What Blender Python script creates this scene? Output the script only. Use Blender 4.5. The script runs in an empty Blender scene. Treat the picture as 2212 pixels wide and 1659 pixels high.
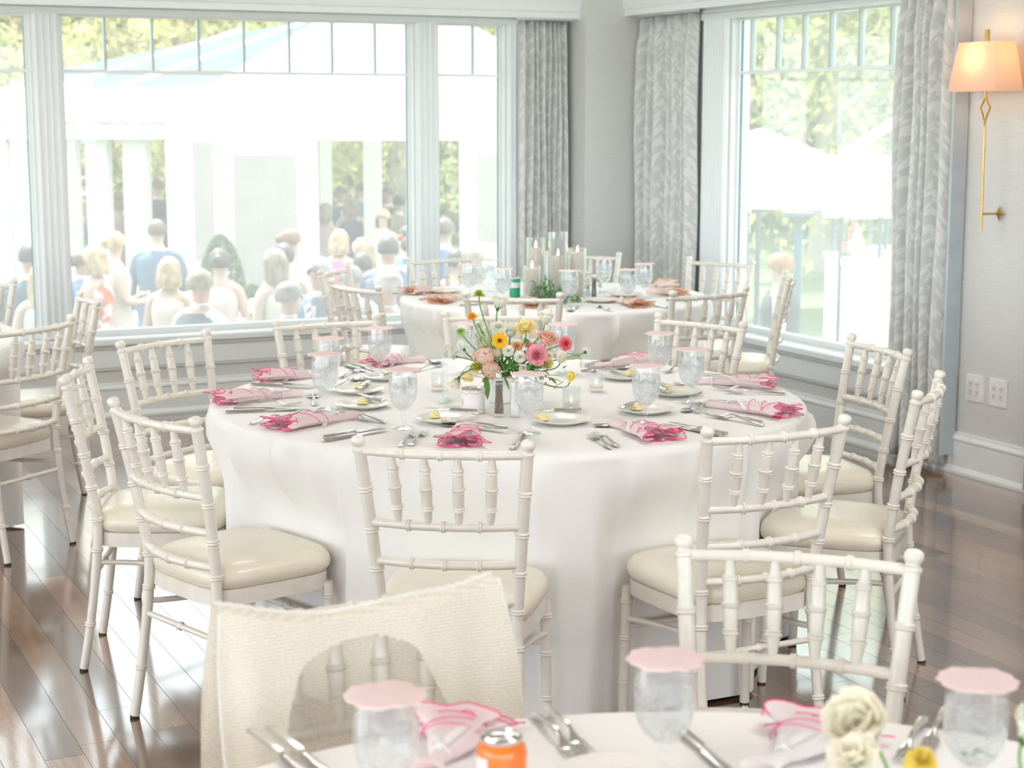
import bpy, math, random
import numpy as np
from mathutils import Vector, Matrix
random.seed(7); RS = random.Random(11)
PI = math.pi
scene = bpy.context.scene
C = scene.collection

# ------------------------------------------------------------------ camera
F = 3700.0; CAM_H = 1.63; PITCH = math.atan(579/3700)
cam_d = bpy.data.cameras.new('camera'); cam = bpy.data.objects.new('camera', cam_d); C.objects.link(cam)
cam.location = (0, 0, CAM_H); cam.rotation_euler = (PI/2-PITCH, 0, 0)
cam_d.sensor_width = 36; cam_d.lens = 36*F/2212
cam_d.clip_start = .05; cam_d.clip_end = 300
cam_d.dof.use_dof = True; cam_d.dof.focus_distance = 4.7; cam_d.dof.aperture_fstop = 5.6
scene.camera = cam
CP, SP = math.cos(PITCH), math.sin(PITCH)
def ray(x, y):
    u = x-1106; v = 829.5-y
    return Vector((u, F*CP+v*SP, -F*SP+v*CP))
def atz(x, y, z):                       # where the line of sight meets the height z
    r = ray(x, y); return Vector((0, 0, CAM_H))+r*((z-CAM_H)/r.z)
def aty(x, y, Y):                       # where it meets the distance Y
    r = ray(x, y); return Vector((0, 0, CAM_H))+r*(Y/r.y)

# ------------------------------------------------------------------ view, world, lights
vs = scene.view_settings
vs.view_transform = 'Standard'; vs.look = 'None'; vs.gamma = 1; vs.use_curve_mapping = False
vs.exposure = 0.0
scene.cycles.use_denoising = True
scene.cycles.max_bounces = 10; scene.cycles.diffuse_bounces = 5; scene.cycles.glossy_bounces = 4
scene.cycles.transmission_bounces = 8; scene.cycles.transparent_max_bounces = 24
scene.cycles.caustics_reflective = False; scene.cycles.caustics_refractive = False
scene.cycles.sample_clamp_indirect = 6
W = bpy.data.worlds.new('sky'); scene.world = W; W.use_nodes = True
wb = W.node_tree.nodes['Background']
wb.inputs[0].default_value = (.84, .93, 1, 1); wb.inputs[1].default_value = 5.0
# room frame: wall A (windows, left) and wall B (window and sconce, right) meet in the far corner
a_ = math.radians(64.6)
DA = Vector((math.sin(a_), math.cos(a_), 0)); NA = Vector((DA.y, -DA.x, 0)); DB = -NA
P0 = Vector((-1.680, 9.483, 0)); Q0 = Vector((2.254, 7.378, 0))
K = P0 + DA*((Q0-P0).dot(DA))           # the far corner
def WA(s, d, z): return K + DA*s + NA*d + Vector((0, 0, z))      # along wall A, into the room, up
def WB(t, d, z): return K + NA*t - DA*d + Vector((0, 0, z))      # along wall B towards the camera
def light(name, kind, loc, energy, color=(1, 1, 1), size=1, size_y=None, aim=None, portal=False, angle=None):
    l = bpy.data.lights.new(name, kind); o = bpy.data.objects.new(name, l); C.objects.link(o)
    o.location = loc; l.energy = energy; l.color = color
    if kind == 'AREA':
        l.shape = 'RECTANGLE'; l.size = size; l.size_y = size_y or size
        if portal: l.cycles.is_portal = True
    if kind == 'POINT': l.shadow_soft_size = size
    if angle: l.angle = angle
    if aim is not None: o.rotation_euler = Vector(aim).to_track_quat('-Z', 'Y').to_euler()
    return o
light('sun', 'SUN', (0, 0, 20), 15.0, (1, .95, .86), aim=(.30, -.62, -1.30), angle=math.radians(3))
light('daylight_window_left_wall', 'AREA', WA(-2.6, -.25, 1.3), 0, size=5, size_y=2, aim=NA, portal=True)
light('daylight_window_right_wall', 'AREA', WB(2.1, -.25, 1.3), 0, size=2.4, size_y=2, aim=-DA, portal=True)
light('rear_fill_light', 'AREA', WA(-5.2, 14.3, 1.45), 112, (.93, .97, 1), 9, 2.2, aim=-NA)  # added fill light behind the camera, outside the unseen rear openings
light('side_fill_light', 'AREA', WA(-10.8, 7, 1.45), 95, (.93, .97, 1), 11, 2.2, aim=DA)  # second added fill, outside the unseen side openings
for s_, d_ in ((-2.5, 3), (-2.5, 7), (-6.5, 3.5), (-6.5, 8)):
    light('ceiling_fill_light', 'AREA', WA(s_, d_, 2.9), 34, (1, .96, .93), 1.2, aim=(0, 0, -1))  # unseen overhead fill, added to brighten the table tops

# ------------------------------------------------------------------ materials
def principled(name):
    m = bpy.data.materials.new(name); m.use_nodes = True
    return m, m.node_tree, m.node_tree.nodes['Principled BSDF']
MATS = {}
def mat(name, col, rough=.5, metal=0, var=.04, vs_=8, bump=0, bs=60, coat=0, sheen=0, sub=0, emit=None):
    if name in MATS: return MATS[name]
    m, nt, b = principled(name); N = nt.nodes; L = nt.links
    b.inputs['Roughness'].default_value = rough; b.inputs['Metallic'].default_value = metal
    b.inputs['Coat Weight'].default_value = coat; b.inputs['Sheen Weight'].default_value = sheen
    tc = N.new('ShaderNodeTexCoord')
    nz = N.new('ShaderNodeTexNoise'); nz.inputs['Scale'].default_value = vs_; nz.inputs['Detail'].default_value = 3
    L.new(tc.outputs['Object'], nz.inputs['Vector'])
    cr = N.new('ShaderNodeValToRGB')
    cr.color_ramp.elements[0].color = tuple(max(0, c*(1-var*2)) for c in col)+(1,)
    cr.color_ramp.elements[1].color = tuple(min(1, c*(1+var)) for c in col)+(1,)
    cr.color_ramp.elements[0].position = .3; cr.color_ramp.elements[1].position = .7
    L.new(nz.outputs['Fac'], cr.inputs['Fac']); L.new(cr.outputs['Color'], b.inputs['Base Color'])
    if bump:
        n2 = N.new('ShaderNodeTexNoise'); n2.inputs['Scale'].default_value = bs; n2.inputs['Detail'].default_value = 2
        L.new(tc.outputs['Object'], n2.inputs['Vector'])
        bp = N.new('ShaderNodeBump'); bp.inputs['Strength'].default_value = bump; bp.inputs['Distance'].default_value = .01
        L.new(n2.outputs['Fac'], bp.inputs['Height']); L.new(bp.outputs['Normal'], b.inputs['Normal'])
    if emit:
        b.inputs['Emission Color'].default_value = tuple(emit[0])+(1,); b.inputs['Emission Strength'].default_value = emit[1]
    MATS[name] = m; return m
def mixmat(name, build):
    if name in MATS: return MATS[name]
    m = bpy.data.materials.new(name); m.use_nodes = True; nt = m.node_tree
    for n in list(nt.nodes): nt.nodes.remove(n)
    out = nt.nodes.new('ShaderNodeOutputMaterial')
    nt.links.new(build(nt.nodes, nt.links), out.inputs['Surface']); MATS[name] = m; return m
def mix(N, L, fac, a, b):
    s = N.new('ShaderNodeMixShader')
    if isinstance(fac, (int, float)): s.inputs[0].default_value = fac
    else: L.new(fac, s.inputs[0])
    L.new(a, s.inputs[1]); L.new(b, s.inputs[2]); return s.outputs[0]
def shader(N, kind, col, rough=None):
    s = N.new('ShaderNodeBsdf'+kind); s.inputs['Color'].default_value = tuple(col)+(1,)
    if rough is not None: s.inputs['Roughness'].default_value = rough
    return s.outputs[0]
def thin_glass(name, tint, edge=.55, base=.04, haze=0.0, power=1.5, hazecol=(1, 1, 1)):
    def b(N, L):
        lw = N.new('ShaderNodeLayerWeight'); lw.inputs['Blend'].default_value = .35
        m1 = N.new('ShaderNodeMath'); m1.operation = 'POWER'; m1.inputs[1].default_value = power
        m2 = N.new('ShaderNodeMath'); m2.operation = 'MULTIPLY_ADD'; m2.inputs[1].default_value = edge; m2.inputs[2].default_value = base
        L.new(lw.outputs['Facing'], m1.inputs[0]); L.new(m1.outputs[0], m2.inputs[0])
        t = shader(N, 'Transparent', tint)
        if haze:
            t = mix(N, L, haze, t, mix(N, L, .35, shader(N, 'Translucent', hazecol), shader(N, 'Diffuse', hazecol)))
        return mix(N, L, m2.outputs[0], t, shader(N, 'Glossy', (1, 1, 1), .03))
    return mixmat(name, b)

M_glass = thin_glass('clear_glassware', (.97, .985, .99), .5, .05, .03)
M_pane = thin_glass('window_glass', (.97, .985, .98), .15, .02, .16)  # white scatter in the panes stands in for veiling glare
M_ribglass = thin_glass('ribbed_glass', (.95, .975, .98), .6, .06, .10)
M_acrylic = thin_glass('clear_acrylic', (.93, .96, .97), .6, .10, .05)
def water_b(N, L):
    g = N.new('ShaderNodeBsdfGlass'); g.inputs['IOR'].default_value = 1.12; g.inputs['Roughness'].default_value = .0
    g.inputs['Color'].default_value = (.98, .99, 1, 1)
    tc = N.new('ShaderNodeTexCoord'); nz = N.new('ShaderNodeTexNoise'); nz.inputs['Scale'].default_value = 22; nz.inputs['Detail'].default_value = 1
    nz.inputs['Distortion'].default_value = 1.2
    L.new(tc.outputs['Object'], nz.inputs['Vector'])
    bp = N.new('ShaderNodeBump'); bp.inputs['Strength'].default_value = .4; bp.inputs['Distance'].default_value = .01
    L.new(nz.outputs['Fac'], bp.inputs['Height']); L.new(bp.outputs[0], g.inputs['Normal'])
    d = mix(N, L, .35, shader(N, 'Translucent', (1, 1, 1)), shader(N, 'Diffuse', (1, 1, 1)))  # white patches stand in for the bright background refracted in the water
    r = N.new('ShaderNodeMapRange'); r.inputs[1].default_value = .42; r.inputs[2].default_value = .72; r.inputs[3].default_value = .16; r.inputs[4].default_value = .66
    L.new(nz.outputs['Fac'], r.inputs[0])
    return mix(N, L, r.outputs[0], mix(N, L, .8, g.outputs[0], shader(N, 'Transparent', (.98, .99, 1))), d)
M_water = mixmat('iced_water', water_b)
M_ice = mixmat('ice', lambda N, L: mix(N, L, .35, shader(N, 'Transparent', (.97, .98, 1)), mix(N, L, .5, shader(N, 'Translucent', (1, 1, 1)), shader(N, 'Glossy', (1, 1, 1), .08))))
M_paint = mat('ivory_chair_paint', (.78, .745, .68), .30, var=.03, vs_=30, coat=.25)
M_vinyl = mat('cream_vinyl', (.82, .77, .64), .22, var=.02, bump=.12, bs=220, coat=.15)
M_black = mat('black_rubber', (.03, .03, .03), .6)
M_cloth = mat('white_linen', (.86, .855, .845), .85, var=.015, vs_=5, bump=.10, bs=14, sheen=.2)
M_white = mat('white_trim_paint', (.85, .885, .90), .35, var=.01, bump=.02)
M_ceiling = mat('ceiling_paint', (.86, .86, .85), .8, var=.01)
M_steel = mat('polished_steel', (.72, .71, .69), .16, 1, var=.05, vs_=40)
M_china = mat('cream_china', (.86, .84, .78), .15, var=.01, coat=.4)
M_butter = mat('butter', (.92, .83, .45), .45, var=.08, vs_=90, bump=.4, bs=150)
def fabric(name, col, tcol, tr=.4):
    return mixmat(name, lambda N, L: mix(N, L, tr, shader(N, 'Diffuse', col), shader(N, 'Translucent', tcol)))
M_napkin = fabric('napkin_pale_pink', (.94, .85, .86), (.97, .82, .83))
M_napwhite = fabric('napkin_white', (.93, .90, .90), (.95, .9, .9))
M_pink = mat('magenta_stitching', (.83, .06, .26), .7, var=.1, vs_=300)
M_naporange = fabric('napkin_apricot', (.95, .86, .80), (.97, .76, .64))
M_orange = mat('rust_stitching', (.84, .45, .27), .7, var=.1, vs_=200)
M_sheer = fabric('sheer_white_ribbon', (.93, .92, .92), (.97, .96, .96), .5)
M_paper = fabric('pink_paper', (.95, .82, .82), (.98, .84, .83), .35)
M_palepaper = fabric('pale_pink_paper', (.95, .88, .86), (.97, .88, .86), .35)
M_brass = mat('antique_brass', (.62, .40, .13), .3, 1, var=.08, vs_=30)
M_wax = fabric('candle_wax', (.96, .92, .89), (1, .88, .80), .45)
M_flame = mat('candle_flame', (1, .7, .3), .5, emit=((1, .72, .38), 9))

def wall_mat():
    m, nt, b = principled('grasscloth_wallpaper'); N = nt.nodes; L = nt.links
    tc = N.new('ShaderNodeTexCoord'); mp = N.new('ShaderNodeMapping'); mp.inputs['Scale'].default_value = (3, 3, 150)
    nz = N.new('ShaderNodeTexNoise'); nz.inputs['Scale'].default_value = 3; nz.inputs['Detail'].default_value = 4
    L.new(tc.outputs['Object'], mp.inputs[0]); L.new(mp.outputs[0], nz.inputs['Vector'])
    cr = N.new('ShaderNodeValToRGB'); cr.color_ramp.elements[0].color = (.64, .645, .63, 1); cr.color_ramp.elements[1].color = (.72, .725, .71, 1)
    cr.color_ramp.elements[0].position = .3; cr.color_ramp.elements[1].position = .7
    L.new(nz.outputs[0], cr.inputs[0]); L.new(cr.outputs[0], b.inputs['Base Color']); b.inputs['Roughness'].default_value = .75
    bp = N.new('ShaderNodeBump'); bp.inputs['Strength'].default_value = .12; L.new(nz.outputs[0], bp.inputs['Height']); L.new(bp.outputs[0], b.inputs['Normal'])
    return m
M_wall = wall_mat()
def floor_mat():
    m, nt, b = principled('walnut_floorboards'); N = nt.nodes; L = nt.links
    tc = N.new('ShaderNodeTexCoord'); mp = N.new('ShaderNodeMapping'); mp.inputs['Scale'].default_value = (2, 22, 2)
    L.new(tc.outputs['UV'], mp.inputs[0])
    nz = N.new('ShaderNodeTexNoise'); nz.inputs['Scale'].default_value = 2.2; nz.inputs['Detail'].default_value = 6; nz.inputs['Distortion'].default_value = .4
    L.new(mp.outputs[0], nz.inputs['Vector'])
    oi = N.new('ShaderNodeObjectInfo'); at = N.new('ShaderNodeAttribute'); at.attribute_name = 'tone'
    ad = N.new('ShaderNodeMath'); ad.operation = 'ADD'; L.new(oi.outputs['Random'], ad.inputs[0]); L.new(at.outputs['Fac'], ad.inputs[1])
    fr = N.new('ShaderNodeMath'); fr.operation = 'FRACT'; L.new(ad.outputs[0], fr.inputs[0])
    m1 = N.new('ShaderNodeMath'); m1.operation = 'MULTIPLY_ADD'; m1.inputs[1].default_value = .42; L.new(fr.outputs[0], m1.inputs[0])
    m2 = N.new('ShaderNodeMath'); m2.operation = 'MULTIPLY'; m2.inputs[1].default_value = .58; L.new(nz.outputs[0], m2.inputs[0]); L.new(m2.outputs[0], m1.inputs[2])
    cr = N.new('ShaderNodeValToRGB'); e = cr.color_ramp.elements
    e[0].position = .2; e[0].color = (.075, .036, .020, 1); e[1].position = .8; e[1].color = (.42, .235, .13, 1)
    k = e.new(.5); k.color = (.205, .105, .056, 1)
    L.new(m1.outputs[0], cr.inputs[0]); L.new(cr.outputs[0], b.inputs['Base Color'])
    nr = N.new('ShaderNodeTexNoise'); nr.inputs['Scale'].default_value = 3; nr.inputs['Detail'].default_value = 5
    L.new(tc.outputs['Object'], nr.inputs['Vector'])
    mr = N.new('ShaderNodeMapRange'); mr.inputs[3].default_value = .16; mr.inputs[4].default_value = .30; L.new(nr.outputs[0], mr.inputs[0]); L.new(mr.outputs[0], b.inputs['Roughness'])
    b.inputs['Specular IOR Level'].default_value = .75; b.inputs['Coat Weight'].default_value = 1; b.inputs['Coat IOR'].default_value = 1.9; b.inputs['Coat Roughness'].default_value = .10
    bp = N.new('ShaderNodeBump'); bp.inputs['Strength'].default_value = .05; bp.inputs['Distance'].default_value = .005
    L.new(nz.outputs[0], bp.inputs['Height']); L.new(bp.outputs[0], b.inputs['Normal'])
    return m
M_floor = floor_mat()
def curtain_mat():
    def b(N, L):
        uv = N.new('ShaderNodeTexCoord'); outs = []
        for rot, off in ((.62, 0), (-.62, 3.7)):
            mp = N.new('ShaderNodeMapping'); mp.inputs['Rotation'].default_value = (0, 0, rot)
            mp.inputs['Location'].default_value = (off, off, 0)
            m2 = N.new('ShaderNodeMapping'); m2.inputs['Scale'].default_value = (42, 13, 1)
            nzc = N.new('ShaderNodeTexNoise'); nzc.inputs['Scale'].default_value = 14; L.new(uv.outputs['UV'], nzc.inputs['Vector'])
            vm = N.new('ShaderNodeVectorMath'); vm.operation = 'MULTIPLY_ADD'; vm.inputs[1].default_value = (.035, .035, 0); L.new(nzc.outputs['Color'], vm.inputs[0]); L.new(uv.outputs['UV'], vm.inputs[2])
            L.new(vm.outputs[0], mp.inputs[0]); L.new(mp.outputs[0], m2.inputs[0])
            v = N.new('ShaderNodeTexVoronoi'); v.inputs['Scale'].default_value = 1; v.inputs['Randomness'].default_value = .75
            L.new(m2.outputs[0], v.inputs['Vector'])
            r = N.new('ShaderNodeMapRange'); r.inputs[1].default_value = .46; r.inputs[2].default_value = .54; r.inputs[3].default_value = 1; r.inputs[4].default_value = 0
            L.new(v.outputs['Distance'], r.inputs[0]); outs.append(r.outputs[0])
        w = N.new('ShaderNodeTexWave'); w.bands_direction = 'X'; w.inputs['Scale'].default_value = 2.4
        L.new(uv.outputs['UV'], w.inputs['Vector'])
        sel = N.new('ShaderNodeMath'); sel.operation = 'GREATER_THAN'; sel.inputs[1].default_value = .5; L.new(w.outputs['Fac'], sel.inputs[0])
        mx = N.new('ShaderNodeMix'); mx.data_type = 'FLOAT'; L.new(sel.outputs[0], mx.inputs[0]); L.new(outs[0], mx.inputs[2]); L.new(outs[1], mx.inputs[3])
        cr = N.new('ShaderNodeValToRGB'); cr.color_ramp.elements[0].color = (.71, .725, .715, 1); cr.color_ramp.elements[1].color = (.85, .86, .85, 1)
        L.new(mx.outputs[0], cr.inputs[0])
        d = N.new('ShaderNodeBsdfDiffuse'); t = N.new('ShaderNodeBsdfTranslucent')
        L.new(cr.outputs[0], d.inputs[0]); L.new(cr.outputs[0], t.inputs[0])
        return mix(N, L, .15, d.outputs[0], t.outputs[0])
    return mixmat('leaf_print_curtain', b)
M_curtain = curtain_mat()
M_lining = mat('blue_grey_lining', (.52, .58, .62), .8)

# ------------------------------------------------------------------ mesh builder
class MB:
    def __init__(s): s.v = []; s.f = []; s.uv = {}
    def add(s, vs_, fs):
        o = len(s.v); s.v += [tuple(p) for p in vs_]; s.f += [tuple(i+o for i in f) for f in fs]; return s
    def box(s, x0, x1, y0, y1, z0, z1, fr=None, bev=0):
        P = [(x, y, z) for x in (x0, x1) for y in (y0, y1) for z in (z0, z1)]
        if fr: P = [fr(*p) for p in P]
        return s.add(P, [(0, 1, 3, 2), (4, 6, 7, 5), (0, 4, 5, 1), (2, 3, 7, 6), (0, 2, 6, 4), (1, 5, 7, 3)])
    def tube(s, path, rad, n=8, cap=True, flat=1.0, up=None):
        path = [Vector(p) for p in path]; m = len(path)
        if isinstance(rad, (int, float)): rad = [rad]*m
        T = []
        for i in range(m):
            d = path[min(i+1, m-1)]-path[max(i-1, 0)]
            T.append(d.normalized() if d.length > 1e-9 else Vector((0, 0, 1)))
        u = Vector(up) if up else (Vector((1, 0, 0)) if abs(T[0].x) < .9 else Vector((0, 1, 0)))
        vs_ = []
        for i in range(m):
            u = (u-T[i]*u.dot(T[i])).normalized(); w = T[i].cross(u)
            for k in range(n):
                a = 2*PI*k/n; vs_.append(path[i]+u*math.cos(a)*rad[i]+w*math.sin(a)*rad[i]*flat)
        fs = [(i*n+k, i*n+(k+1) % n, (i+1)*n+(k+1) % n, (i+1)*n+k) for i in range(m-1) for k in range(n)]
        if cap: fs += [tuple(range(n-1, -1, -1)), tuple((m-1)*n+k for k in range(n))]
        return s.add(vs_, fs)
    def lathe(s, prof, n=24, c=(0, 0, 0), fr=None):
        c = Vector(c); vs_ = []; fs = []
        for r, z in prof:
            for k in range(n):
                a = 2*PI*k/n; p = Vector((r*math.cos(a), r*math.sin(a), z))
                vs_.append((fr(p) if fr else p)+c)
        m = len(prof)
        fs = [(i*n+k, i*n+(k+1) % n, (i+1)*n+(k+1) % n, (i+1)*n+k) for i in range(m-1) for k in range(n)]
        return s.add(vs_, fs)
    def ball(s, c, r, n=8, sc=(1, 1, 1)):
        m = n//2+1; c = Vector(c); vs_ = []
        for i in range(m):
            th = PI*(i+.02 if i == 0 else i-.02 if i == m-1 else i)/(m-1)
            for k in range(n):
                a = 2*PI*k/n
                vs_.append(c+Vector((math.sin(th)*math.cos(a)*r*sc[0], math.sin(th)*math.sin(a)*r*sc[1], math.cos(th)*r*sc[2])))
        fs = [(i*n+k, (i+1)*n+k, (i+1)*n+(k+1) % n, i*n+(k+1) % n) for i in range(m-1) for k in range(n)]
        return s.add(vs_, fs)
    def mesh(s, name, smooth=True, auto=True):
        me = bpy.data.meshes.new(name); me.from_pydata(s.v, [], s.f); me.update()
        if smooth:
            me.polygons.foreach_set('use_smooth', [True]*len(me.polygons))
        return me
    def build(s, name, m, parent=None, smooth=True, loc=None):
        me = s.mesh(name, smooth)
        if smooth:
            import bmesh
            bm = bmesh.new(); bm.from_mesh(me); bm.normal_update()
            for e in bm.edges:
                if len(e.link_faces) == 2 and e.calc_face_angle(0) > .7: e.smooth = False
            bm.to_mesh(me); bm.free()
        for q in (m if isinstance(m, (list, tuple)) else [m]): me.materials.append(q)
        o = bpy.data.objects.new(name, me); C.objects.link(o)
        if parent is not None: o.parent = parent
        if loc is not None: o.location = loc
        return o
def empty(name, label, cat, loc=(0, 0, 0), rz=0, group=None):
    o = bpy.data.objects.new(name, None); C.objects.link(o); o.location = loc; o.rotation_euler = (0, 0, rz)
    o.empty_display_size = .05
    return tag(o, label, cat, group)
def tag(o, label=None, cat=None, group=None, kind=None):
    if label: o['label'] = label
    if cat: o['category'] = cat
    if group: o['group'] = group
    if kind: o['kind'] = kind
    return o
KIDS = {}
def children(o): return [c for c in bpy.data.objects if c.parent == o]
def proto_tree(o):                       # remember a thing and its parts so copies stay cheap
    t = [(c, [(g, []) for g in children(c)]) for c in children(o)]; return (o, t)
def copy_tree(tree, parent=None):
    o, ch = tree; c = o.copy(); C.objects.link(c)
    if parent is not None: c.parent = parent
    for t in ch: copy_tree(t, c)
    return c
def struct(mb, name, m, parent=None, smooth=False):
    o = mb.build(name, m, parent, smooth); o['kind'] = 'structure'; return o
def setup(name, loc=(0, 0, 0)):
    o = bpy.data.objects.new(name, None); C.objects.link(o); o.location = loc; o['kind'] = 'structure'; return o

# ================================================================== ROOM
S0, D1 = -10.5, 14.0                     # extent of the room
CEIL = 3.0
GT, TR, GB = 2.162, 1.865, .447          # glass head, transom, glass sill heights
# ---- walls with openings
mb = MB()
oA = [(-5.7, -3.562), (-3.424, -1.408), (-1.266, -.825)]
edges = [S0]+[e for o in oA for e in o]+[-.43]
mb.box(S0, -.43, -.14, 0, 0, GB, WA); mb.box(S0, -.43, -.14, 0, GT, CEIL, WA)
for i in range(0, len(edges), 2): mb.box(edges[i], edges[i+1], -.14, 0, GB, GT, WA)
wallA = struct(mb, 'wall_left', M_wall)
wallA['label'] = 'pale wall with the wide three-part window'
mb = MB()
OB0, OB1 = 1.125, 3.02
mb.box(.2, 14, -.14, 0, 0, GB, WB); mb.box(.2, 14, -.14, 0, GT+.005, CEIL, WB)
mb.box(.2, OB0, -.14, 0, GB, GT+.005, WB); mb.box(OB1, 14, -.14, 0, GB, GT+.005, WB)
struct(mb, 'wall_right', M_wall)['label'] = 'pale grasscloth wall with the brass sconce'
mb = MB(); mb.box(-.43, .14, -.14, .245, 0, CEIL, WA)
struct(mb, 'wall_corner', M_wall)
# unseen rear and side walls, window openings added to let fill light in
mb = MB()
mb.box(S0, 0, D1, D1+.14, 0, .35, WA); mb.box(S0, 0, D1, D1+.14, 2.55, CEIL, WA)
for s_ in np.linspace(S0, 0, 5): mb.box(s_-.25, s_+.25, D1, D1+.14, .35, 2.55, WA)
struct(mb, 'wall_back', M_wall)
mb = MB()
mb.box(S0-.14, S0, 0, D1, 0, .35, WA); mb.box(S0-.14, S0, 0, D1, 2.55, CEIL, WA)
for d_ in np.linspace(0, D1, 6): mb.box(S0-.14, S0, d_-.25, d_+.25, .35, 2.55, WA)
struct(mb, 'wall_side', M_wall)
mb = MB(); mb.box(S0-.14, .14, -.14, D1+.14, CEIL, CEIL+.12, WA); mb.box(S0-1.9, 1.9, -1.9, D1+1.9, CEIL+.12, CEIL+.3, WA)  # upper slab is an unseen overhang, added to block sun at the windows
struct(mb, 'ceiling', M_ceiling)
mb = MB(); mb.box(S0-.14, .14, -.14, D1+.14, -.25, -.012, WA)
struct(mb, 'floor_base', mat('dark_subfloor', (.02, .012, .008), .6)); 
floor = bpy.data.objects['floor_base']; floor.name = 'floor'

# ---- floorboards, laid along wall B
PWID, PLEN, GAP = .102, 1.7, .0003
pm = MB(); hx, hy = PLEN/2-GAP, PWID/2-GAP; b_ = .0005
pm.add([(-hx, -hy, -.012), (hx, -hy, -.012), (hx, hy, -.012), (-hx, hy, -.012), (-hx, -hy, -b_), (hx, -hy, -b_), (hx, hy, -b_), (-hx, hy, -b_),
        (-hx+b_, -hy+b_, 0), (hx-b_, -hy+b_, 0), (hx-b_, hy-b_, 0), (-hx+b_, hy-b_, 0)],
       [(0, 1, 5, 4), (1, 2, 6, 5), (2, 3, 7, 6), (3, 0, 4, 7), (4, 5, 9, 8), (5, 6, 10, 9), (6, 7, 11, 10), (7, 4, 8, 11), (8, 9, 10, 11)])
def plank_mesh(mb, offs, name):
    me = bpy.data.meshes.new(name); me.from_pydata(mb.v, [], mb.f); me.update()
    uvl = me.uv_layers.new(name='UVMap'); nf = len(pm.f)
    for p in me.polygons:
        off = offs[p.index//nf]
        for li in p.loop_indices:
            co = me.vertices[me.loops[li].vertex_index].co
            uvl.data[li].uv = (off[2]+(co.x*off[4]+co.y*off[5])-off[0], off[3]+(-co.x*off[5]+co.y*off[4])-off[1])
    at = me.attributes.new('tone', 'FLOAT', 'FACE'); at.data.foreach_set('value', [offs[p.index//nf][6] for p in me.polygons])
    me.materials.append(M_floor); return me
variants = [plank_mesh(pm, [(0, 0, RS.random()*50, RS.random()*50, 1, 0, 0)], 'plank') for _ in range(12)]
planks = []
nrow = int(-S0/PWID)+1
for r in range(nrow):
    off = RS.random()*PLEN
    k = 0
    while -off+k*PLEN < D1:
        planks.append((-(r+.5)*PWID, -off+(k+.5)*PLEN)); k += 1
def proj(P):
    X, Y, Z = P.x, P.y, P.z-CAM_H; d = Y*CP-Z*SP
    if d <= .3: return None
    return 1106+F*X/d, 829.5-F*(Y*SP+Z*CP)/d
def vis(s, d):
    best = False
    for e in (-.5, -.25, 0, .25, .5):
        q = proj(WA(s, d+e*PLEN, 0))
        if q and 0 <= q[0] <= 2212 and 0 <= q[1] <= 1659 and not (520 < q[0] < 1560 and q[1] < 1500): best = True
    return best
seen = [p for p in planks if vis(*p) and p[1]-PLEN/2 > -.1]
seen.sort(key=lambda p: (WA(p[0], p[1], 0)).length)
near = set(seen[:290]); ang = math.atan2(NA.y, NA.x)
for i, (s_, d_) in enumerate(seen[:290]):
    o = bpy.data.objects.new('plank', variants[i % 12]); C.objects.link(o); o.parent = floor
    o.location = WA(s_, d_, 0); o.rotation_euler = (0, 0, ang)
rest = MB(); offs = []
ca, sa = math.cos(ang), math.sin(ang)
for p in planks:
    if p in near: continue
    c = WA(p[0], p[1], 0)
    rest.add([(c.x+x*ca-y*sa, c.y+x*sa+y*ca, z) for x, y, z in pm.v], pm.f)
    offs.append((c.x*ca+c.y*sa, -c.x*sa+c.y*ca, RS.random()*50, RS.random()*50, ca, sa, RS.random()))
me = plank_mesh(rest, offs, 'planks_beyond'); o = bpy.data.objects.new('plank_field', me); C.objects.link(o); o.parent = floor; o['kind'] = 'stuff'

# ---- baseboards and trims
def profile_run(fr, a0, a1, prof, name, m=M_white):
    mb = MB(); n = len(prof)
    mb.add([fr(a, d, z) for a in (a0, a1) for d, z in prof], [(i, i+1, n+i+1, n+i) for i in range(n-1)]+[tuple(range(n)), tuple(range(2*n-1, n-1, -1))])
    return struct(mb, name, m)
base = [(0, 0), (.032, 0), (.032, .012), (.022, .03), (.018, .032), (.018, .150), (.024, .155), (.024, .163), (.012, .178), (.012, .186), (0, .19)]
profile_run(WA, S0, -.43, base, 'baseboard_left')
profile_run(WB, .245, 14, base, 'baseboard_right')
profile_run(lambda a, d, z: WA(a, .245+d, z), -.43, 0, base, 'baseboard_corner')
sill = [(0, .262), (.014, .262), (.014, .272), (.022, .276), (.022, .372), (.034, .382), (.034, .392), (.062, .405), (.062, .432), (.05, .440), (-.05, .447), (0, .40)]
profile_run(WA, -8, -.72, sill, 'trim_1')['label'] = 'white moulded window sill under the wide window'
profile_run(WB, .86, 3.06, sill, 'trim_2')['label'] = 'white moulded window sill under the right-hand window'
headp = [(0, GT-.004), (.03, GT-.004), (.03, GT+.03), (.02, GT+.035), (.02, GT+.11), (0, GT+.11)]
profile_run(WA, -8, -.72, headp, 'trim_3'); profile_run(WB, .86, 3.12, headp, 'trim_4')
# boxed crown valances
crown = [(0, 2.192), (.17, 2.192), (.17, 2.225), (.178, 2.235), (.185, 2.27), (.205, 2.32), (.245, 2.37), (.28, 2.39), (.285, 2.43), (.285, CEIL), (0, CEIL)]
crown[0] = (.15, 2.192)
cr2 = [(0, 2.55), (.15, 2.55)]+crown[0:1]+crown[1:]
profile_run(WA, S0, -.43, cr2, 'trim_5')['label'] = 'white crown valance box above the wide window'
crB = [(d, z+.02) for d, z in cr2]; crB[-1] = (0, CEIL); crB[-2] = (.285, CEIL)
profile_run(WB, .16, 14, crB, 'trim_6')['label'] = 'white crown valance box above the right-hand window'

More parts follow.
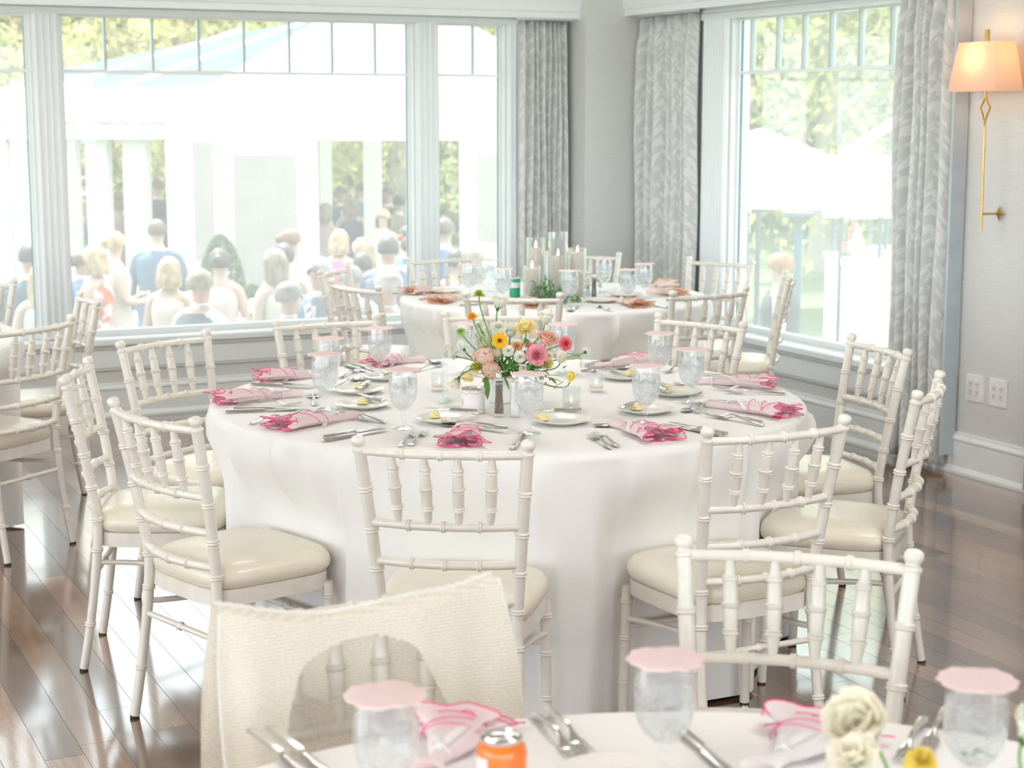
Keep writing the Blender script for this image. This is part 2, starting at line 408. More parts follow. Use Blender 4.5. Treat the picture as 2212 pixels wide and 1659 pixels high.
# ---- windows
def window(name, fr, a0, a1, munt, label, dark_left=False):
    root = setup(name); root['label'] = label
    mb = MB(); z0, z1 = GB, GT; w = .028
    for x0, x1, q0, q1 in ((a0, a0+w, z0, z1), (a1-w, a1, z0, z1), (a0+w, a1-w, z0, z0+w), (a0+w, a1-w, z1-w*.5, z1)):
        mb.box(x0, x1, -.09, -.05, q0, q1, fr)
    # stepped inner stop
    for x0, x1, q0, q1 in ((a0, a0+.012, z0, z1), (a1-.012, a1, z0, z1)): mb.box(x0, x1, -.05, -.012, q0, q1, fr)
    mb.build('window_frame', M_white, root, False)
    g = MB(); g.box(a0+w, a1-w, -.072, -.068, z0+w, TR-.009, fr); g.build('glass_pane', M_pane, root, False)
    gs = [a0+w]+munt+[a1-w]
    for i in range(len(gs)-1):
        g = MB(); g.box(gs[i]+.006, gs[i+1]-.006, -.072, -.068, TR+.009, z1-.012, fr); g.build('transom_pane', M_pane, root, False)
    t = MB(); t.box(a0+w, a1-w, -.085, -.055, TR-.009, TR+.009, fr); t.build('transom_bar', M_white, root, False)
    for mx_ in munt:
        t = MB(); t.box(mx_-.006, mx_+.006, -.085, -.052, TR+.009, z1-.012, fr); t.build('muntin', M_muntin, root, False)
    seal = MB()
    seal.box(a0+w-.002, a0+w+.004, -.075, -.062, z0+w, z1-.014, fr); seal.box(a1-w-.004, a1-w+.002, -.075, -.062, z0+w, z1-.014, fr)
    seal.build('seal', mat('teal_grey_seal', (.20, .32, .32), .5), root, False)
    return root
M_muntin = mat('grey_green_muntin', (.50, .58, .575), .4, var=.02)
def sA(x, y): 
    r = ray(x, y); o = Vector((0, 0, CAM_H)); P = P0-NA*.06; t = (P-o).dot(NA)/r.dot(NA); return (o+r*t-K).dot(DA)
def tB(x, y):
    r = ray(x, y); o = Vector((0, 0, CAM_H)); P = Q0+DA*.06; t = (P-o).dot(DA)/r.dot(DA); return (o+r*t-K).dot(NA)
window('window_1', WA, *oA[0], [sA(x, 150) for x in (-530, -410, -295, -180, -70)], 'wide window at the far left, mostly cut off by the picture edge')
window('window_2', WA, *oA[1], [sA(x, 157) for x in (228.5, 331, 430.5, 528, 626, 718.5, 811)], 'wide central picture window with eight small panes on top')
window('window_3', WA, *oA[2], [sA(1021.5, 160)], 'narrow window between the fluted casing and the grey curtain')
window('window_4', WB, OB0, OB1, [tB(x, y) for x, y in ((1623, 150), (1679, 146), (1735, 143), (1794, 140), (1857, 137), (1925, 135), (1992, 130))], 'right-hand window between two patterned curtains')
def fluted(fr, a0, a1, name):
    mb = MB(); mb.box(a0, a1, 0, .016, GB, GT+.02, fr); w = a1-a0
    n = max(3, int(w/.03)); 
    for k in range(n):
        c = a0+w*(k+.5)/n; r = w/n*.36
        prof = [(c-r, .016), (c-r*.6, .026), (c, .029), (c+r*.6, .026), (c+r, .016)]
        vs_ = [fr(a, d, z) for z in (GB, GT+.02) for a, d in prof]
        mb.add(vs_, [(i, i+1, 6+i, 5+i) for i in range(4)])
    return struct(mb, name, M_white)
fluted(WA, -3.562, -3.424, 'trim_7')['label'] = 'fluted casing between the left and central windows'
fluted(WA, -1.408, -1.266, 'trim_8')['label'] = 'fluted casing between the central and narrow windows'
fluted(WA, -.825, -.735, 'trim_9'); fluted(WB, .885, 1.125, 'trim_10'); fluted(WB, 3.02, 3.12, 'trim_11')

# ---- curtains
def curtain(fr, a0, a1, ztop, zbot, npl, amp, d0, label, depth_end=0, seed=1, group=None, taper=0.0, lining=False):
    rs = random.Random(seed); nu = npl*10; nv = 26
    ph = rs.random()*6; vs_ = []; uvs = []
    widths = [1+rs.uniform(-.35, .35) for _ in range(npl)]; tot = sum(widths); xs = []
    for i in range(npl):
        x0 = sum(widths[:i])/tot; w = widths[i]/tot
        xs += [(x0+w*k/10, k/10, i) for k in range(10)]
    xs.append((1, 0, npl-1)); am = [rs.uniform(.6, 1.2) for _ in range(npl+1)]
    for j in range(nv+1):
        z = zbot+(ztop-zbot)*j/nv; q = j/nv; pin = .35+.65*(1-q)**.6 if q > .9 else 1
        for x, k, i in xs:
            d = d0+amp*am[i]*(.5-.5*math.cos(2*PI*k))*(1.0 if q < .93 else .8)+.006*math.sin(z*5+i)
            fl = (x-.5)*taper*(1-q)
            vs_.append(fr(a0+(a1-a0)*(x+fl)+.006*math.sin(z*3+i*1.7), d, z)); uvs.append((x*(a1-a0)*2.1, z))
    n = len(xs); fs = [(j*n+i, j*n+i+1, (j+1)*n+i+1, (j+1)*n+i) for j in range(nv) for i in range(n-1)]
    me = bpy.data.meshes.new('curtain'); me.from_pydata(vs_, [], fs); me.update()
    uvl = me.uv_layers.new(name='UVMap')
    for l in me.loops: uvl.data[l.index].uv = uvs[l.vertex_index]
    me.polygons.foreach_set('use_smooth', [True]*len(me.polygons)); me.materials.append(M_curtain)
    root = empty('curtain', label, 'curtain', fr((a0+a1)/2, d0, 0), 0, group)
    o = bpy.data.objects.new('curtain_panel', me); C.objects.link(o); o.parent = root
    o.matrix_parent_inverse = Matrix.Translation(-root.location)
    mod = o.modifiers.new('s', 'SOLIDIFY'); mod.thickness = .003
    mb = MB(); mb.box(a0-.03, a1+.03, d0+amp*.4-.012, d0+amp*.4+.012, ztop+.005, ztop+.03, fr)
    q = mb.build('curtain_track', M_white, root, False); q.matrix_parent_inverse = Matrix.Translation(-root.location)
    if lining:
        mb = MB(); e = max(a0, a1)
        mb.box(e-.004, e+.012, .012, d0+.04, zbot+.05, ztop, fr)
        q = mb.build('lining', M_lining, root, False); q.matrix_parent_inverse = Matrix.Translation(-root.location)
    return root
curtain(WA, -.765, -.455, 2.18, .02, 8, .05, .055, 'grey leaf-patterned curtain left of the bare corner column', seed=3, taper=.06)
curtain(WB, .27, .88, 2.20, .02, 7, .075, .045, 'grey leaf-patterned curtain right of the bare corner column', seed=5)
curtain(WB, 2.68, 3.12, 2.20, .035, 6, .085, .05, 'grey leaf-patterned curtain beside the brass wall sconce', seed=8, taper=-.12, lining=True)
curtain(WB, 3.66, 4.1, 2.20, .035, 6, .08, .05, 'patterned curtain sliver at the right edge beyond the outlets', seed=9)

# ---- sconce
def sconce():
    t0 = 3.353
    root = empty('wall_sconce', 'brass wall sconce with a lit linen shade and long slender stem', 'lamp', WB(t0, 0, 1.1))
    inv = Matrix.Translation(-root.location)
    def part(mb, name, m, par=root):
        o = mb.build(name, m, par); o.matrix_parent_inverse = inv if par is root else Matrix.Identity(4)
        return o
    dd = .11
    mb = MB(); mb.tube([WB(t0+.012, dd, 1.13), WB(t0+.008, dd, 1.585)], .0055, 10); part(mb, 'stem', M_brass)
    mb = MB()
    for a, b in (((0, 1.725), (-.030, 1.665)), ((0, 1.725), (.034, 1.665)), ((-.030, 1.665), (0, 1.585)), ((.034, 1.665), (0, 1.585))):
        pts = []
        for k in range(7):
            q = k/6; bow = .006*math.sin(PI*q)*(-1 if b[0]+a[0] > 0 else 1)
            pts.append(WB(t0+.004+a[0]+(b[0]-a[0])*q+bow, dd, a[1]+(b[1]-a[1])*q))
        mb.tube(pts, [.004, .0045, .005, .005, .005, .0045, .004], 8)
    mb.tube([WB(t0+.004, dd, 1.72), WB(t0+.004, dd, 1.76)], .005, 8)
    part(mb, 'diamond_ornament', M_brass)
    mb = MB(); mb.box(t0-.012, t0+.012, dd-.004, dd+.004, 1.94, 2.0, WB); part(mb, 'finial', M_brass)
    mb = MB(); mb.tube([WB(t0+.012, dd, 1.205), WB(t0+.012, .012, 1.205)], .005, 8)
    for (x, z) in ((.034, 0), (-.034, 0), (0, .034), (0, -.034)):
        mb.tube([WB(t0+.012+x, .008, 1.205+z), WB(t0+.012+x*.25, .014, 1.205+z*.25), WB(t0+.012, .02, 1.205)], [.001, .008, .010], 6)
    part(mb, 'wall_bracket', M_brass)
    # rectangular tapered shade
    mb = MB(); n = 4
    def ring(z, ht, hd):
        P = []
        for sx, sy in ((-1, -1), (1, -1), (1, 1), (-1, 1)):
            for k in range(4):
                a = math.atan2(sy, sx)-PI/4+k*PI/6
                P.append(WB(t0+sx*(ht-.012)+.012*math.cos(a)*1.0, dd+sy*(hd-.012)+.012*math.sin(a), z))
        return P
    rings = [ring(z, h, d) for z, h, d in ((1.735, .155, .085), (1.78, .147, .080), (1.83, .138, .075), (1.88, .129, .070), (1.945, .118, .062))]
    vs_ = [p for r in rings for p in r]; n = 16
    mb.add(vs_, [(i*n+k, i*n+(k+1) % n, (i+1)*n+(k+1) % n, (i+1)*n+k) for i in range(4) for k in range(n)])
    sh = part(mb, 'lamp_shade', fabric('linen_shade', (.78, .70, .64), (1, .68, .46), .5))
    b = MB(); b.ball(WB(t0, dd, 1.84), .022, 10, (1, 1, 1.4)); part(b, 'bulb', mat('warm_bulb', (1, .8, .55), .5, emit=((1, .70, .40), 4)))
    light('sconce_lamp', 'POINT', WB(t0, dd, 1.87), 1.6, (1, .55, .25), .03)
sconce()
# ---- outlets
def outlet(t, label):
    root = empty('outlet_plate', label, 'outlet', WB(t, 0, .41), 0); inv = Matrix.Translation(-root.location)
    w, h = .058, .062; zc = .408
    mb = MB(); mb.box(t-w, t+w, 0, .006, zc-h, zc+h, WB); mb.box(t-w+.004, t+w-.004, .006, .008, zc-h+.004, zc+h-.004, WB)
    o = mb.build('plate', mat('outlet_plastic', (.88, .88, .86), .3), root, False); o.matrix_parent_inverse = inv
    for dx in (-.023, .023):
        mb = MB(); mb.box(t+dx-.016, t+dx+.016, .008, .0105, zc-.034, zc+.034, WB)
        o = mb.build('socket', mat('socket_plastic', (.82, .82, .80), .3), root, False); o.matrix_parent_inverse = inv
        mb = MB()
        for dz in (-.018, .018):
            for ex in (-.006, .006): mb.box(t+dx+ex-.0015, t+dx+ex+.0015, .0105, .011, zc+dz-.002, zc+dz+.007, WB)
            mb.box(t+dx-.002, t+dx+.002, .0105, .011, zc+dz-.010, zc+dz-.006, WB)
        o = mb.build('slots', mat('slot_dark', (.10, .10, .10), .5), root, False); o.matrix_parent_inverse = inv
outlet(3.245, 'white double outlet plate half beside the curtain edge'); outlet(3.402, 'white double outlet plate below the sconce, farther from the curtain')
#PART2
# ================================================================== CHAIRS
def chair_proto():
    root = empty('chiavari_chair', 'x', 'chair')
    def post(z, s):
        if z < .45:
            q = (.45-z)/.45; return Vector((s*(.158+.014*q), -.175-.055*q**1.5, z))
        q = (z-.45)/.465; return Vector((s*(.158+.036*q**1.1), -.175-.075*q**1.3, z))
    def ringed(zs, z0, z1, r, rr, step=.05):
        out = []; z = z0; marks = sorted(zs)
        pts = set([z0, z1]); k = z0
        while k < z1: pts.add(round(k, 4)); k += step
        for m_ in marks:
            for dz in (-.0075, -.0072, -.004, -.001, .001, .004, .0072, .0075): pts.add(round(m_+dz, 5))
        for z in sorted(pts):
            if z < z0 or z > z1: continue
            e = min([abs(z-m_) for m_ in marks] or [1]); q = r
            if e < .0073: q = rr if abs(e-.004) < .0012 else (r+(rr-r)*.55 if e < .0035 else r+.0006)
            out.append((z, q))
        return out
    for s in (-1, 1):
        prof = ringed([.145, .375, .47, .57, .672, .778], .006, .868, .0145, .0185)
        prof = [(z, r-.0015 if z < .3 else r) for z, r in prof]
        prof += [(.873, .0145), (.875, .0168), (.881, .0172), (.884, .0128), (.889, .0122), (.892, .0150), (.898, .0168), (.906, .0166), (.911, .0135), (.914, .008), (.915, .001)]
        mb = MB(); mb.tube([post(z, s) for z, r in prof], [r for z, r in prof], 12); p = mb.build('rear_post', M_paint, root)
        mb = MB(); mb.tube([post(0, s), post(.007, s)], [.0125, .0135], 12); mb.build('foot_cap', M_black, p)
        fp = lambda z: Vector((s*(.183+.004*(1-z/.4)), .158+.012*(1-z/.4), z))
        prof = [(z, r) for z, r in ringed([.13, .255, .36], .006, .40, .0135, .0175)]
        mb = MB(); mb.tube([fp(z) for z, r in prof], [r for z, r in prof], 12); p = mb.build('front_leg', M_paint, root)
        mb = MB(); mb.tube([fp(0), fp(.007)], [.0125, .0132], 12); mb.build('foot_cap', M_black, p)
    def rail(z, name, nodes=(.27, .5, .73), bow=.032):
        a, b = post(z, -1), post(z, 1); n = 24; pts = []; rad = []
        ts = sorted(set([i/n for i in range(n+1)]+[m_+e for m_ in nodes for e in (-.019, -.018, -.009, 0, .009, .018, .019)]))
        for t in ts:
            p = a.lerp(b, t); p.y -= bow*4*t*(1-t)*(1 if True else 0); pts.append(p)
            e = min(abs(t-m_) for m_ in nodes); rad.append(.0155 if e < .014 and e > .003 else .0135 if e <= .003 else .0112)
        mb = MB(); mb.tube(pts, rad, 10, up=(0, 0, 1)); return mb.build(name, M_paint, root)
    ZT, ZM = .876, .692
    rail(ZT, 'back_rail'); rail(ZM, 'back_rail'); rail(.592, 'back_rail'); rail(.495, 'back_rail')
    for q in (.2, .4, .6, .8):
        a = post(ZT, -1).lerp(post(ZT, 1), q); b = post(ZM, -1).lerp(post(ZM, 1), q)
        a.y -= .032*4*q*(1-q); b.y -= .032*4*q*(1-q)
        a.z -= .006; b.z += .006
        sp = []
        for t in np.linspace(0, 1, 9): sp.append((t, .0078+.0058*math.sin(PI*t)))
        for m_ in (.2, .48, .76):
            base_ = .0078+.0058*math.sin(PI*m_)
            sp += [(m_-.035, base_), (m_-.022, base_+.0035), (m_, base_+.002), (m_+.022, base_+.0035), (m_+.035, base_)]
        sp.sort(); mb = MB(); mb.tube([a.lerp(b, t) for t, r in sp], [r for t, r in sp], 10); mb.build('spindle', M_paint, root)
    # seat frame
    def outline(sc=1.0, n=40):
        P = []
        for k in range(n):
            a = 2*PI*k/n; c, s = math.cos(a), math.sin(a); e = .42
            x = math.copysign(abs(c)**e, c); y = math.copysign(abs(s)**e, s)
            hw = .172+.026*(y*.5+.5); 
            P.append(((x*hw)*sc, .000+y*.188*sc+.010*(1-x*x)*(y > 0)))
        return P
    mb = MB(); n = 40; L_ = []
    for sc, z in ((.93, .388), (1.0, .385), (1.0, .428), (.93, .430)): L_.append([(x, y, z) for x, y in outline(sc)])
    vs_ = [p for l in L_ for p in l]
    mb.add(vs_, [(i*n+k, i*n+(k+1) % n, ((i+1) % 4)*n+(k+1) % n, ((i+1) % 4)*n+k) for i in range(4) for k in range(n)])
    mb.box(-.15, .15, -.15, .15, .415, .427)
    mb.build('seat_frame', M_paint, root)
    mb = MB(); L_ = []
    for sc, z in ((.90, .429), (.985, .431), (1.025, .442), (1.035, .458), (1.015, .474), (.955, .487), (.85, .495), (.6, .501), (.3, .503), (.02, .5035)):
        L_.append([(x, y+.004, z) for x, y in outline(sc)])
    vs_ = [p for l in L_ for p in l]
    mb.add(vs_, [(i*n+k, i*n+(k+1) % n, (i+1)*n+(k+1) % n, (i+1)*n+k) for i in range(len(L_)-1) for k in range(n)]+[tuple((len(L_)-1)*n+k for k in range(n))])
    mb.build('seat_cushion', M_vinyl, root)
    for s in (-1, 1):
        pts = []
        for t in np.linspace(0, 1, 12):
            a = post(.335, s); b = Vector((s*.184, .158, .31)); p = a.lerp(b, t); p.x -= s*.034*math.sin(PI*t)**.7*(1-t*.4); pts.append(p)
        mb = MB(); mb.tube(pts, .0085, 8); mb.build('side_stretcher', M_paint, root)
    for (p0, p1) in ((Vector((-.184, .160, .285)), Vector((.184, .160, .285))), (post(.30, -1), post(.30, 1))):
        ts = sorted([i/10 for i in range(11)]+[.47, .485, .515, .53]); mb = MB()
        mb.tube([p0.lerp(p1, t) for t in ts], [.0125 if abs(t-.5) < .02 else .0085 for t in ts], 8, up=(0, 0, 1)); mb.build('cross_stretcher', M_paint, root)
    return root
chair_tree = proto_tree(chair_proto())
first_chair = [True]; ZF = .89; SEATS = []
chair_tree[0].scale = (1.045, 1.0, ZF/.915)
FWD = .25
def chair(pxa, pxb, label, group, target=None, ang=None):
    A, B = atz(*pxa, ZF), atz(*pxb, ZF); c = (A+B)/2; d = B-A
    th = math.atan2(d.y, d.x) if ang is None else math.radians(ang)
    f = Vector((-math.sin(th), math.cos(th), 0))
    if target is not None and f.dot(Vector((target[0]-c.x, target[1]-c.y, 0))) < 0: f = -f
    loc = Vector((c.x, c.y, 0))+f*FWD
    if first_chair[0]: o = chair_tree[0]; first_chair[0] = False
    else: o = copy_tree(chair_tree)
    o.location = loc; o.rotation_euler = (0, 0, math.atan2(f.y, f.x)-PI/2); o['label'] = label; o['group'] = group
    SEATS.append((loc, f)); return o
T1 = (-.013, 5.26); T2 = (.21, 8.33); T3 = (-2.86, 6.62); T4 = (.25, 1.52)
G1 = 'chairs around the centre round table'; G2 = 'chairs around the far round table'; G3 = 'chairs around the left-hand table'; G4 = 'chairs around the nearest table'
chair((775, 940), (1138, 950), 'ivory chair centred in front of the flower table, its back square to view', G1, T1)
chair((242, 858), (420, 900), 'ivory chair at the near left of the flower table, large empty cream seat showing', G1, T1)
chair((137, 812), (187, 770), 'ivory chair seen side-on just behind the near-left chair of the flower table', G1, T1)
chair((263, 735), (440, 710), 'ivory chair at the far left of the flower table, below the window sill', G1, T1)
chair((597, 690), (810, 677), 'ivory chair behind the flower table, left of the flowers', G1, T1)
chair((959, 671), (1186, 667), 'ivory chair directly behind the flower arrangement', G1, T1)
chair((1412, 673), (1621, 695), 'ivory chair behind the flower table, right of the flowers', G1, T1)
chair((1843, 720), (1962, 752), 'ivory chair at the far right of the flower table, before the right window curtain', G1, T1)
chair((1984, 843), (2033, 799), 'ivory chair at the right end of the flower table, its back seen nearly edge-on', G1, T1)
chair((1527, 922), (1829, 895), 'ivory chair at the near right of the flower table, partly behind a blurred chair', G1, T1)
chair((1011, 629), (1206, 631), 'white chair in front of the far candle table, above the flower arrangement', G2, T2)
chair((696, 581), (745, 569), 'white chair left of the far candle table, the farther of two overlapping backs', G2, T2)
chair((719.5, 601), (813, 615), 'white chair left of the far candle table, the nearer of two overlapping backs', G2, T2)
chair((884, 556), (1021, 545), 'pale chair behind the far table, in front of the narrow window', G2, T2, ang=33)
chair((1185, 541), (1335, 544), 'pale chair behind the tall candles, only one post showing', G2, T2, ang=-12)
chair((1501, 551), (1615, 563), 'washed-out white chair against the right window casing', G2, T2, ang=-42)
chair((1457, 627), (1609, 617), 'white chair at the near right of the far candle table', G2, T2)
chair((1696, 579), (1708, 600), 'white chair seen edge-on before the right-hand window', G2, T2)
chair((-5, 705), (152, 676), 'ivory chair cut by the left picture edge, back rails curving across', G3, T3, ang=64)
chair((173, 627), (211, 647), 'narrow side-on white chair below the fluted casing', G3, T3)
chair((-110, 590), (16, 604), 'white chair at the far left edge, only one post showing', G3, T3, ang=-20)
g1c = chair((490, 1310), (1040, 1240), 'blurred ivory chair draped with a cream crochet shawl', G4, T4)
g2c = chair((1468, 1152), (1985, 1185), 'blurred ivory chair without shawl at the nearest table', G4, T4)

# ================================================================== TABLECLOTHS
def cloth(cx, cy, R, label, seed, nf=17, hem=.012):
    rs = random.Random(seed); n = 420; H = .762; vs_ = []; fs = []
    ph = [rs.uniform(0, 6.28) for _ in range(6)]
    def fold(a):
        a2 = a+.12*math.sin(2*a+ph[0])+.09*math.sin(5*a+ph[1])
        w = .45*(.5+.5*math.sin(nf*a2+ph[2]))**1.6+.95*(1-abs(math.sin(nf*.62*a2+ph[3])))**3.5
        return w*(.75+.25*math.sin(3*a+ph[3])), math.sin(7*a+ph[4])*.35+math.sin(4*a+ph[5])*.25
    prof = [(0.001, H), (R*.3, H), (R*.6, H), (R*.85, H), (R*.95, H), (R*.985, H), (R*.997, H-.003), (R*1.004, H-.009), (R*1.007, H-.018)]
    for zz in (.735, .71, .67, .62, .55, .47, .38, .29, .2, .12, .06, hem): prof.append((None, zz))
    for r, z in prof:
        for k in range(n):
            a = 2*PI*k/n
            if r is None:
                q = (H-.018-z)/(H-.018-hem); f, g = fold(a); am = q**.38
                rr = R*1.007+.004*q+am*(.074*f-.016)+.016*g*q
                rr += .004*math.sin(31*a+z*6)*q
                zz = z
            else:
                rr = r; zz = z+(.0006*math.sin(9*a+r*20) if r < R*.98 else 0)
            vs_.append((cx+rr*math.cos(a), cy+rr*math.sin(a), zz))
    for i, p in enumerate(vs_):                                       # the skirt is pressed in where a seat stands against it
        p = Vector(p)
        for loc, f in SEATS:
            if p.z > .70: continue
            r = p-loc; y = r.dot(f); x = abs(r.dot(Vector((f.y, -f.x, 0))))
            if -.3 < y < .205 and x < .32:
                wx = 1 if x < .215 else max(0, 1-(x-.215)/.105); wz = 1 if p.z < .50 else max(0, 1-(p.z-.50)/.20); w_ = wx*wx*(3-2*wx)*wz*wz*(3-2*wz)
                p += f*((.209-y)*w_)
        vs_[i] = tuple(p)
    m_ = len(prof); fs = [(i*n+k, i*n+(k+1) % n, (i+1)*n+(k+1) % n, (i+1)*n+k) for i in range(m_-1) for k in range(n)]
    fs.append(tuple(range(n)))
    mb = MB(); mb.add(vs_, fs); o = mb.build('tablecloth', M_cloth)
    me = o.data
    for v in me.vertices: v.co = v.co-Vector((cx, cy, 0))
    o.location = (cx, cy, 0)
    for e in me.edges: pass
    return tag(o, label, 'tablecloth', 'floor-length white tablecloths')
cloth(*T1, .914, 'white floor-length cloth on the round table with the flowers', 1)
cloth(*T2, .752, 'white floor-length cloth on the far round table with the candles', 2, 15)
cloth(*T3, .914, 'white cloth of the table cut off at the left picture edge', 3)
cloth(*T4, .914, 'white cloth of the nearest table along the bottom edge', 4)
TZ = .7632
def T(x, y, z=TZ): return atz(x, y, z)

# ================================================================== GLASSWARE
def goblet_proto(lid):
    root = empty('water_goblet', 'x', 'glass')
    g = MB()
    g.lathe([(.0005, .0), (.030, .0), (.0345, .0008), (.035, .002), (.028, .0045), (.012, .009), (.0062, .015), (.0052, .022), (.0065, .030), (.0085, .034), (.0062, .038), (.0055, .044),
             (.008, .050), (.018, .056), (.028, .066), (.0355, .080), (.0398, .098), (.0408, .115), (.0403, .130), (.039, .146), (.0375, .165), (.0368, .1655), (.0365, .165)], 28)
    g.build('bowl_and_stem', M_glass, root)
    w = MB(); w.lathe([(.001, .0535), (.008, .0545), (.0170, .058), (.0272, .068), (.0346, .082), (.0389, .099), (.0399, .115), (.0394, .130), (.0386, .140), (.037, .1405), (.018, .141), (.001, .141)], 24)
    w.build('water', M_water, root)
    rs = random.Random(5); i_ = MB()
    for k in range(6):
        a = k*1.05+.3; c = Vector((.017*math.cos(a), .017*math.sin(a), .135-.011*(k % 3)))
        R_ = Matrix.Rotation(rs.random()*3, 3, 'Z')@Matrix.Rotation(rs.random()*.9, 3, 'X'); h = .0085
        i_.box(-h, h, -h, h, -h, h, lambda x, y, z: R_@Vector((x, y, z))+c)
    i_.build('ice_cubes', M_ice, root, False)
    if lid:
        m_ = M_paper if lid == 1 else M_palepaper
        l = MB(); n = 48; vs_ = []
        for j, (r, z) in enumerate([(.0005, .1695), (.02, .1695), (.038, .169), (.050, .1675)]):
            for k in range(n):
                a = 2*PI*k/n; rr = r*(1+(.035*math.cos(12*a) if j == 3 else 0)); vs_.append((rr*math.cos(a), rr*math.sin(a), z+(.0012*math.sin(5*a) if j > 1 else 0)))
        b0 = len(vs_)
        vs_ += [(x, y, z-.0022) for x, y, z in vs_]
        fs = [(j*n+k, j*n+(k+1) % n, (j+1)*n+(k+1) % n, (j+1)*n+k) for j in range(3) for k in range(n)]
        fs += [(b0+j*n+k, b0+(j+1)*n+k, b0+(j+1)*n+(k+1) % n, b0+j*n+(k+1) % n) for j in range(3) for k in range(n)]
        fs += [(3*n+k, 3*n+(k+1) % n, b0+3*n+(k+1) % n, b0+3*n+k) for k in range(n)]
        l.add(vs_, fs); l.build('paper_lid', m_, root)
    return proto_tree(root)
def placer(tree):
    used = [False]
    def f(loc, label, group=None, rz=0, sc=1, rx=None):
        if not used[0]: o = tree[0]; used[0] = True
        else: o = copy_tree(tree)
        o.location = loc; o.rotation_euler = (0, 0, rz); o['label'] = label
        if group: o['group'] = group
        if sc != 1: o.scale = (sc, sc, sc)
        return o
    return f
gob_pink = placer(goblet_proto(1)); gob_pale = placer(goblet_proto(2))
GG = 'goblets on the flower table'
for x, y, l in ((703, 884, 'iced water goblet with paper lid, leftmost on the flower table'),
                (871.5, 925, 'iced water goblet with pink lid left of the white paint tin'),
                (711, 842, 'water goblet whose lid shows just above the leftmost goblet of the flower table'),
                (822, 815, 'water goblet with pale lid before the chair left of the flowers'),
                (1143, 936, 'iced water goblet with pink lid directly in front of the flowers'),
                (1395, 915, 'iced water goblet with pink lid standing over a butter plate right of the flowers'),
                (1492, 871, 'water goblet with pink lid, rightmost on the flower table'),
                (1424, 829, 'water goblet seen behind the two right-hand goblets of the flower table'),
                (1217, 805, 'water goblet behind the pink dahlia'), (1008, 803, 'water goblet behind the green zinnia')):
    gob_pink(T(x, y), l, GG, RS.random()*6)
for x, y, l in ((1016, 645, 'pale-lidded goblet, leftmost on the far candle table'), (1057, 634, 'goblet half behind the leftmost goblet of the far table'),
                (1087, 658, 'goblet left of the green leaves on the far table'), (1230, 663, 'goblet in front of the candles on the far table'),
                (1304, 632, 'tallest-standing goblet right of the dark pepper mill, far table'), (1356, 660, 'goblet before the apricot napkin, far table'),
                (1391, 645, 'goblet at the right rear of the far table')):
    gob_pale(T(x, y), l, 'goblets on the far candle table', RS.random()*6)
def lidpos(x, y): p = atz(x, y, TZ+.166); p.z = TZ; return p
gob_pink(lidpos(832, 1502), 'blurred goblet with pink lid in front of the shawl', 'goblets on the nearest table', 1)
gob_pink(lidpos(1437, 1424), 'blurred goblet with pink lid below the middle of the picture', 'goblets on the nearest table', 2)
gob_pink(lidpos(2112, 1470), 'blurred goblet with pink lid in the bottom right corner', 'goblets on the nearest table', 3)

# ================================================================== CUTLERY
def strip(secs, n=1):                   # secs: (x, y, half width, z, half thickness) along +y
    mb = MB(); vs_ = []
    for x, y, w, z, t in secs:
        vs_ += [(x-w, y, z), (x-w*.6, y, z+t), (x+w*.6, y, z+t), (x+w, y, z), (x+w*.6, y, z-t), (x-w*.6, y, z-t)]
    m_ = len(secs)
    fs = [(i*6+k, i*6+(k+1) % 6, (i+1)*6+(k+1) % 6, (i+1)*6+k) for i in range(m_-1) for k in range(6)]+[tuple(range(5, -1, -1)), tuple((m_-1)*6+k for k in range(6))]
    mb.add(vs_, fs); return mb
HS = [(0, -.100, .0035, .004, .0018), (0, -.097, .0075, .0045, .0025), (0, -.075, .0078, .006, .0024), (0, -.04, .0052, .010, .0020), (0, 0, .0034, .0145, .0019), (0, .022, .0034, .0105, .0018)]
def fork_proto(s=1):
    root = empty('fork', 'x', 'cutlery'); strip(HS+[(0, .036, .0075, .0055, .0013), (0, .046, .0115, .0038, .001), (0, .054, .0120, .0035, .001)]).build('handle', M_steel, root)
    for k in range(4):
        x = -.0095+k*.00633; strip([(x, .053, .0019, .0035, .001), (x*.98, .075, .0017, .0045, .0009), (x*.95, .094, .0008, .0085, .0006)]).build('tine', M_steel, root)
    return proto_tree(root)
def spoon_proto():
    root = empty('spoon', 'x', 'cutlery'); strip(HS+[(0, .038, .0045, .007, .0014)]).build('handle', M_steel, root)
    mb = MB(); vs_ = []; n = 16
    for q, dz in ((1, .0065), (.9, .0050), (.6, .0022), (.3, .0012), (.02, .001)):
        for k in range(n):
            a = 2*PI*k/n; vs_.append((math.cos(a)*.0185*q*(1-.15*math.sin(a)), .064+math.sin(a)*.029*q, dz))
    m_ = 5; fs = [(i*n+k, i*n+(k+1) % n, (i+1)*n+(k+1) % n, (i+1)*n+k) for i in range(m_-1) for k in range(n)]
    b0 = len(vs_); vs_ += [(x, y, z-.0008) for x, y, z in vs_]; fs += [tuple(b0+i for i in reversed(f)) for f in fs]+[(k, b0+k, b0+(k+1) % n, (k+1) % n) for k in range(n)]
    mb.add(vs_, fs); mb.build('spoon_bowl', M_steel, root); return proto_tree(root)
def knife_proto(L=.232, name='knife'):
    root = empty(name, 'x', 'cutlery'); k = L/.232
    strip([(0, -.116*k, .005, .005, .003), (0, -.113*k, .0085, .0055, .004), (0, -.06*k, .0085, .0055, .004), (0, -.008*k, .0068, .0055, .0042), (0, 0, .0055, .0055, .003)]).build('handle', M_steel, root)
    strip([(0, -.002, .005, .0055, .0022), (.001, .012*k, .0085, .005, .0012), (.0015, .06*k, .0095, .005, .0009), (.001, .10*k, .0075, .005, .0007), (-.003, .116*k, .0015, .005, .0004)]).build('blade', M_steel, root)
    return proto_tree(root)
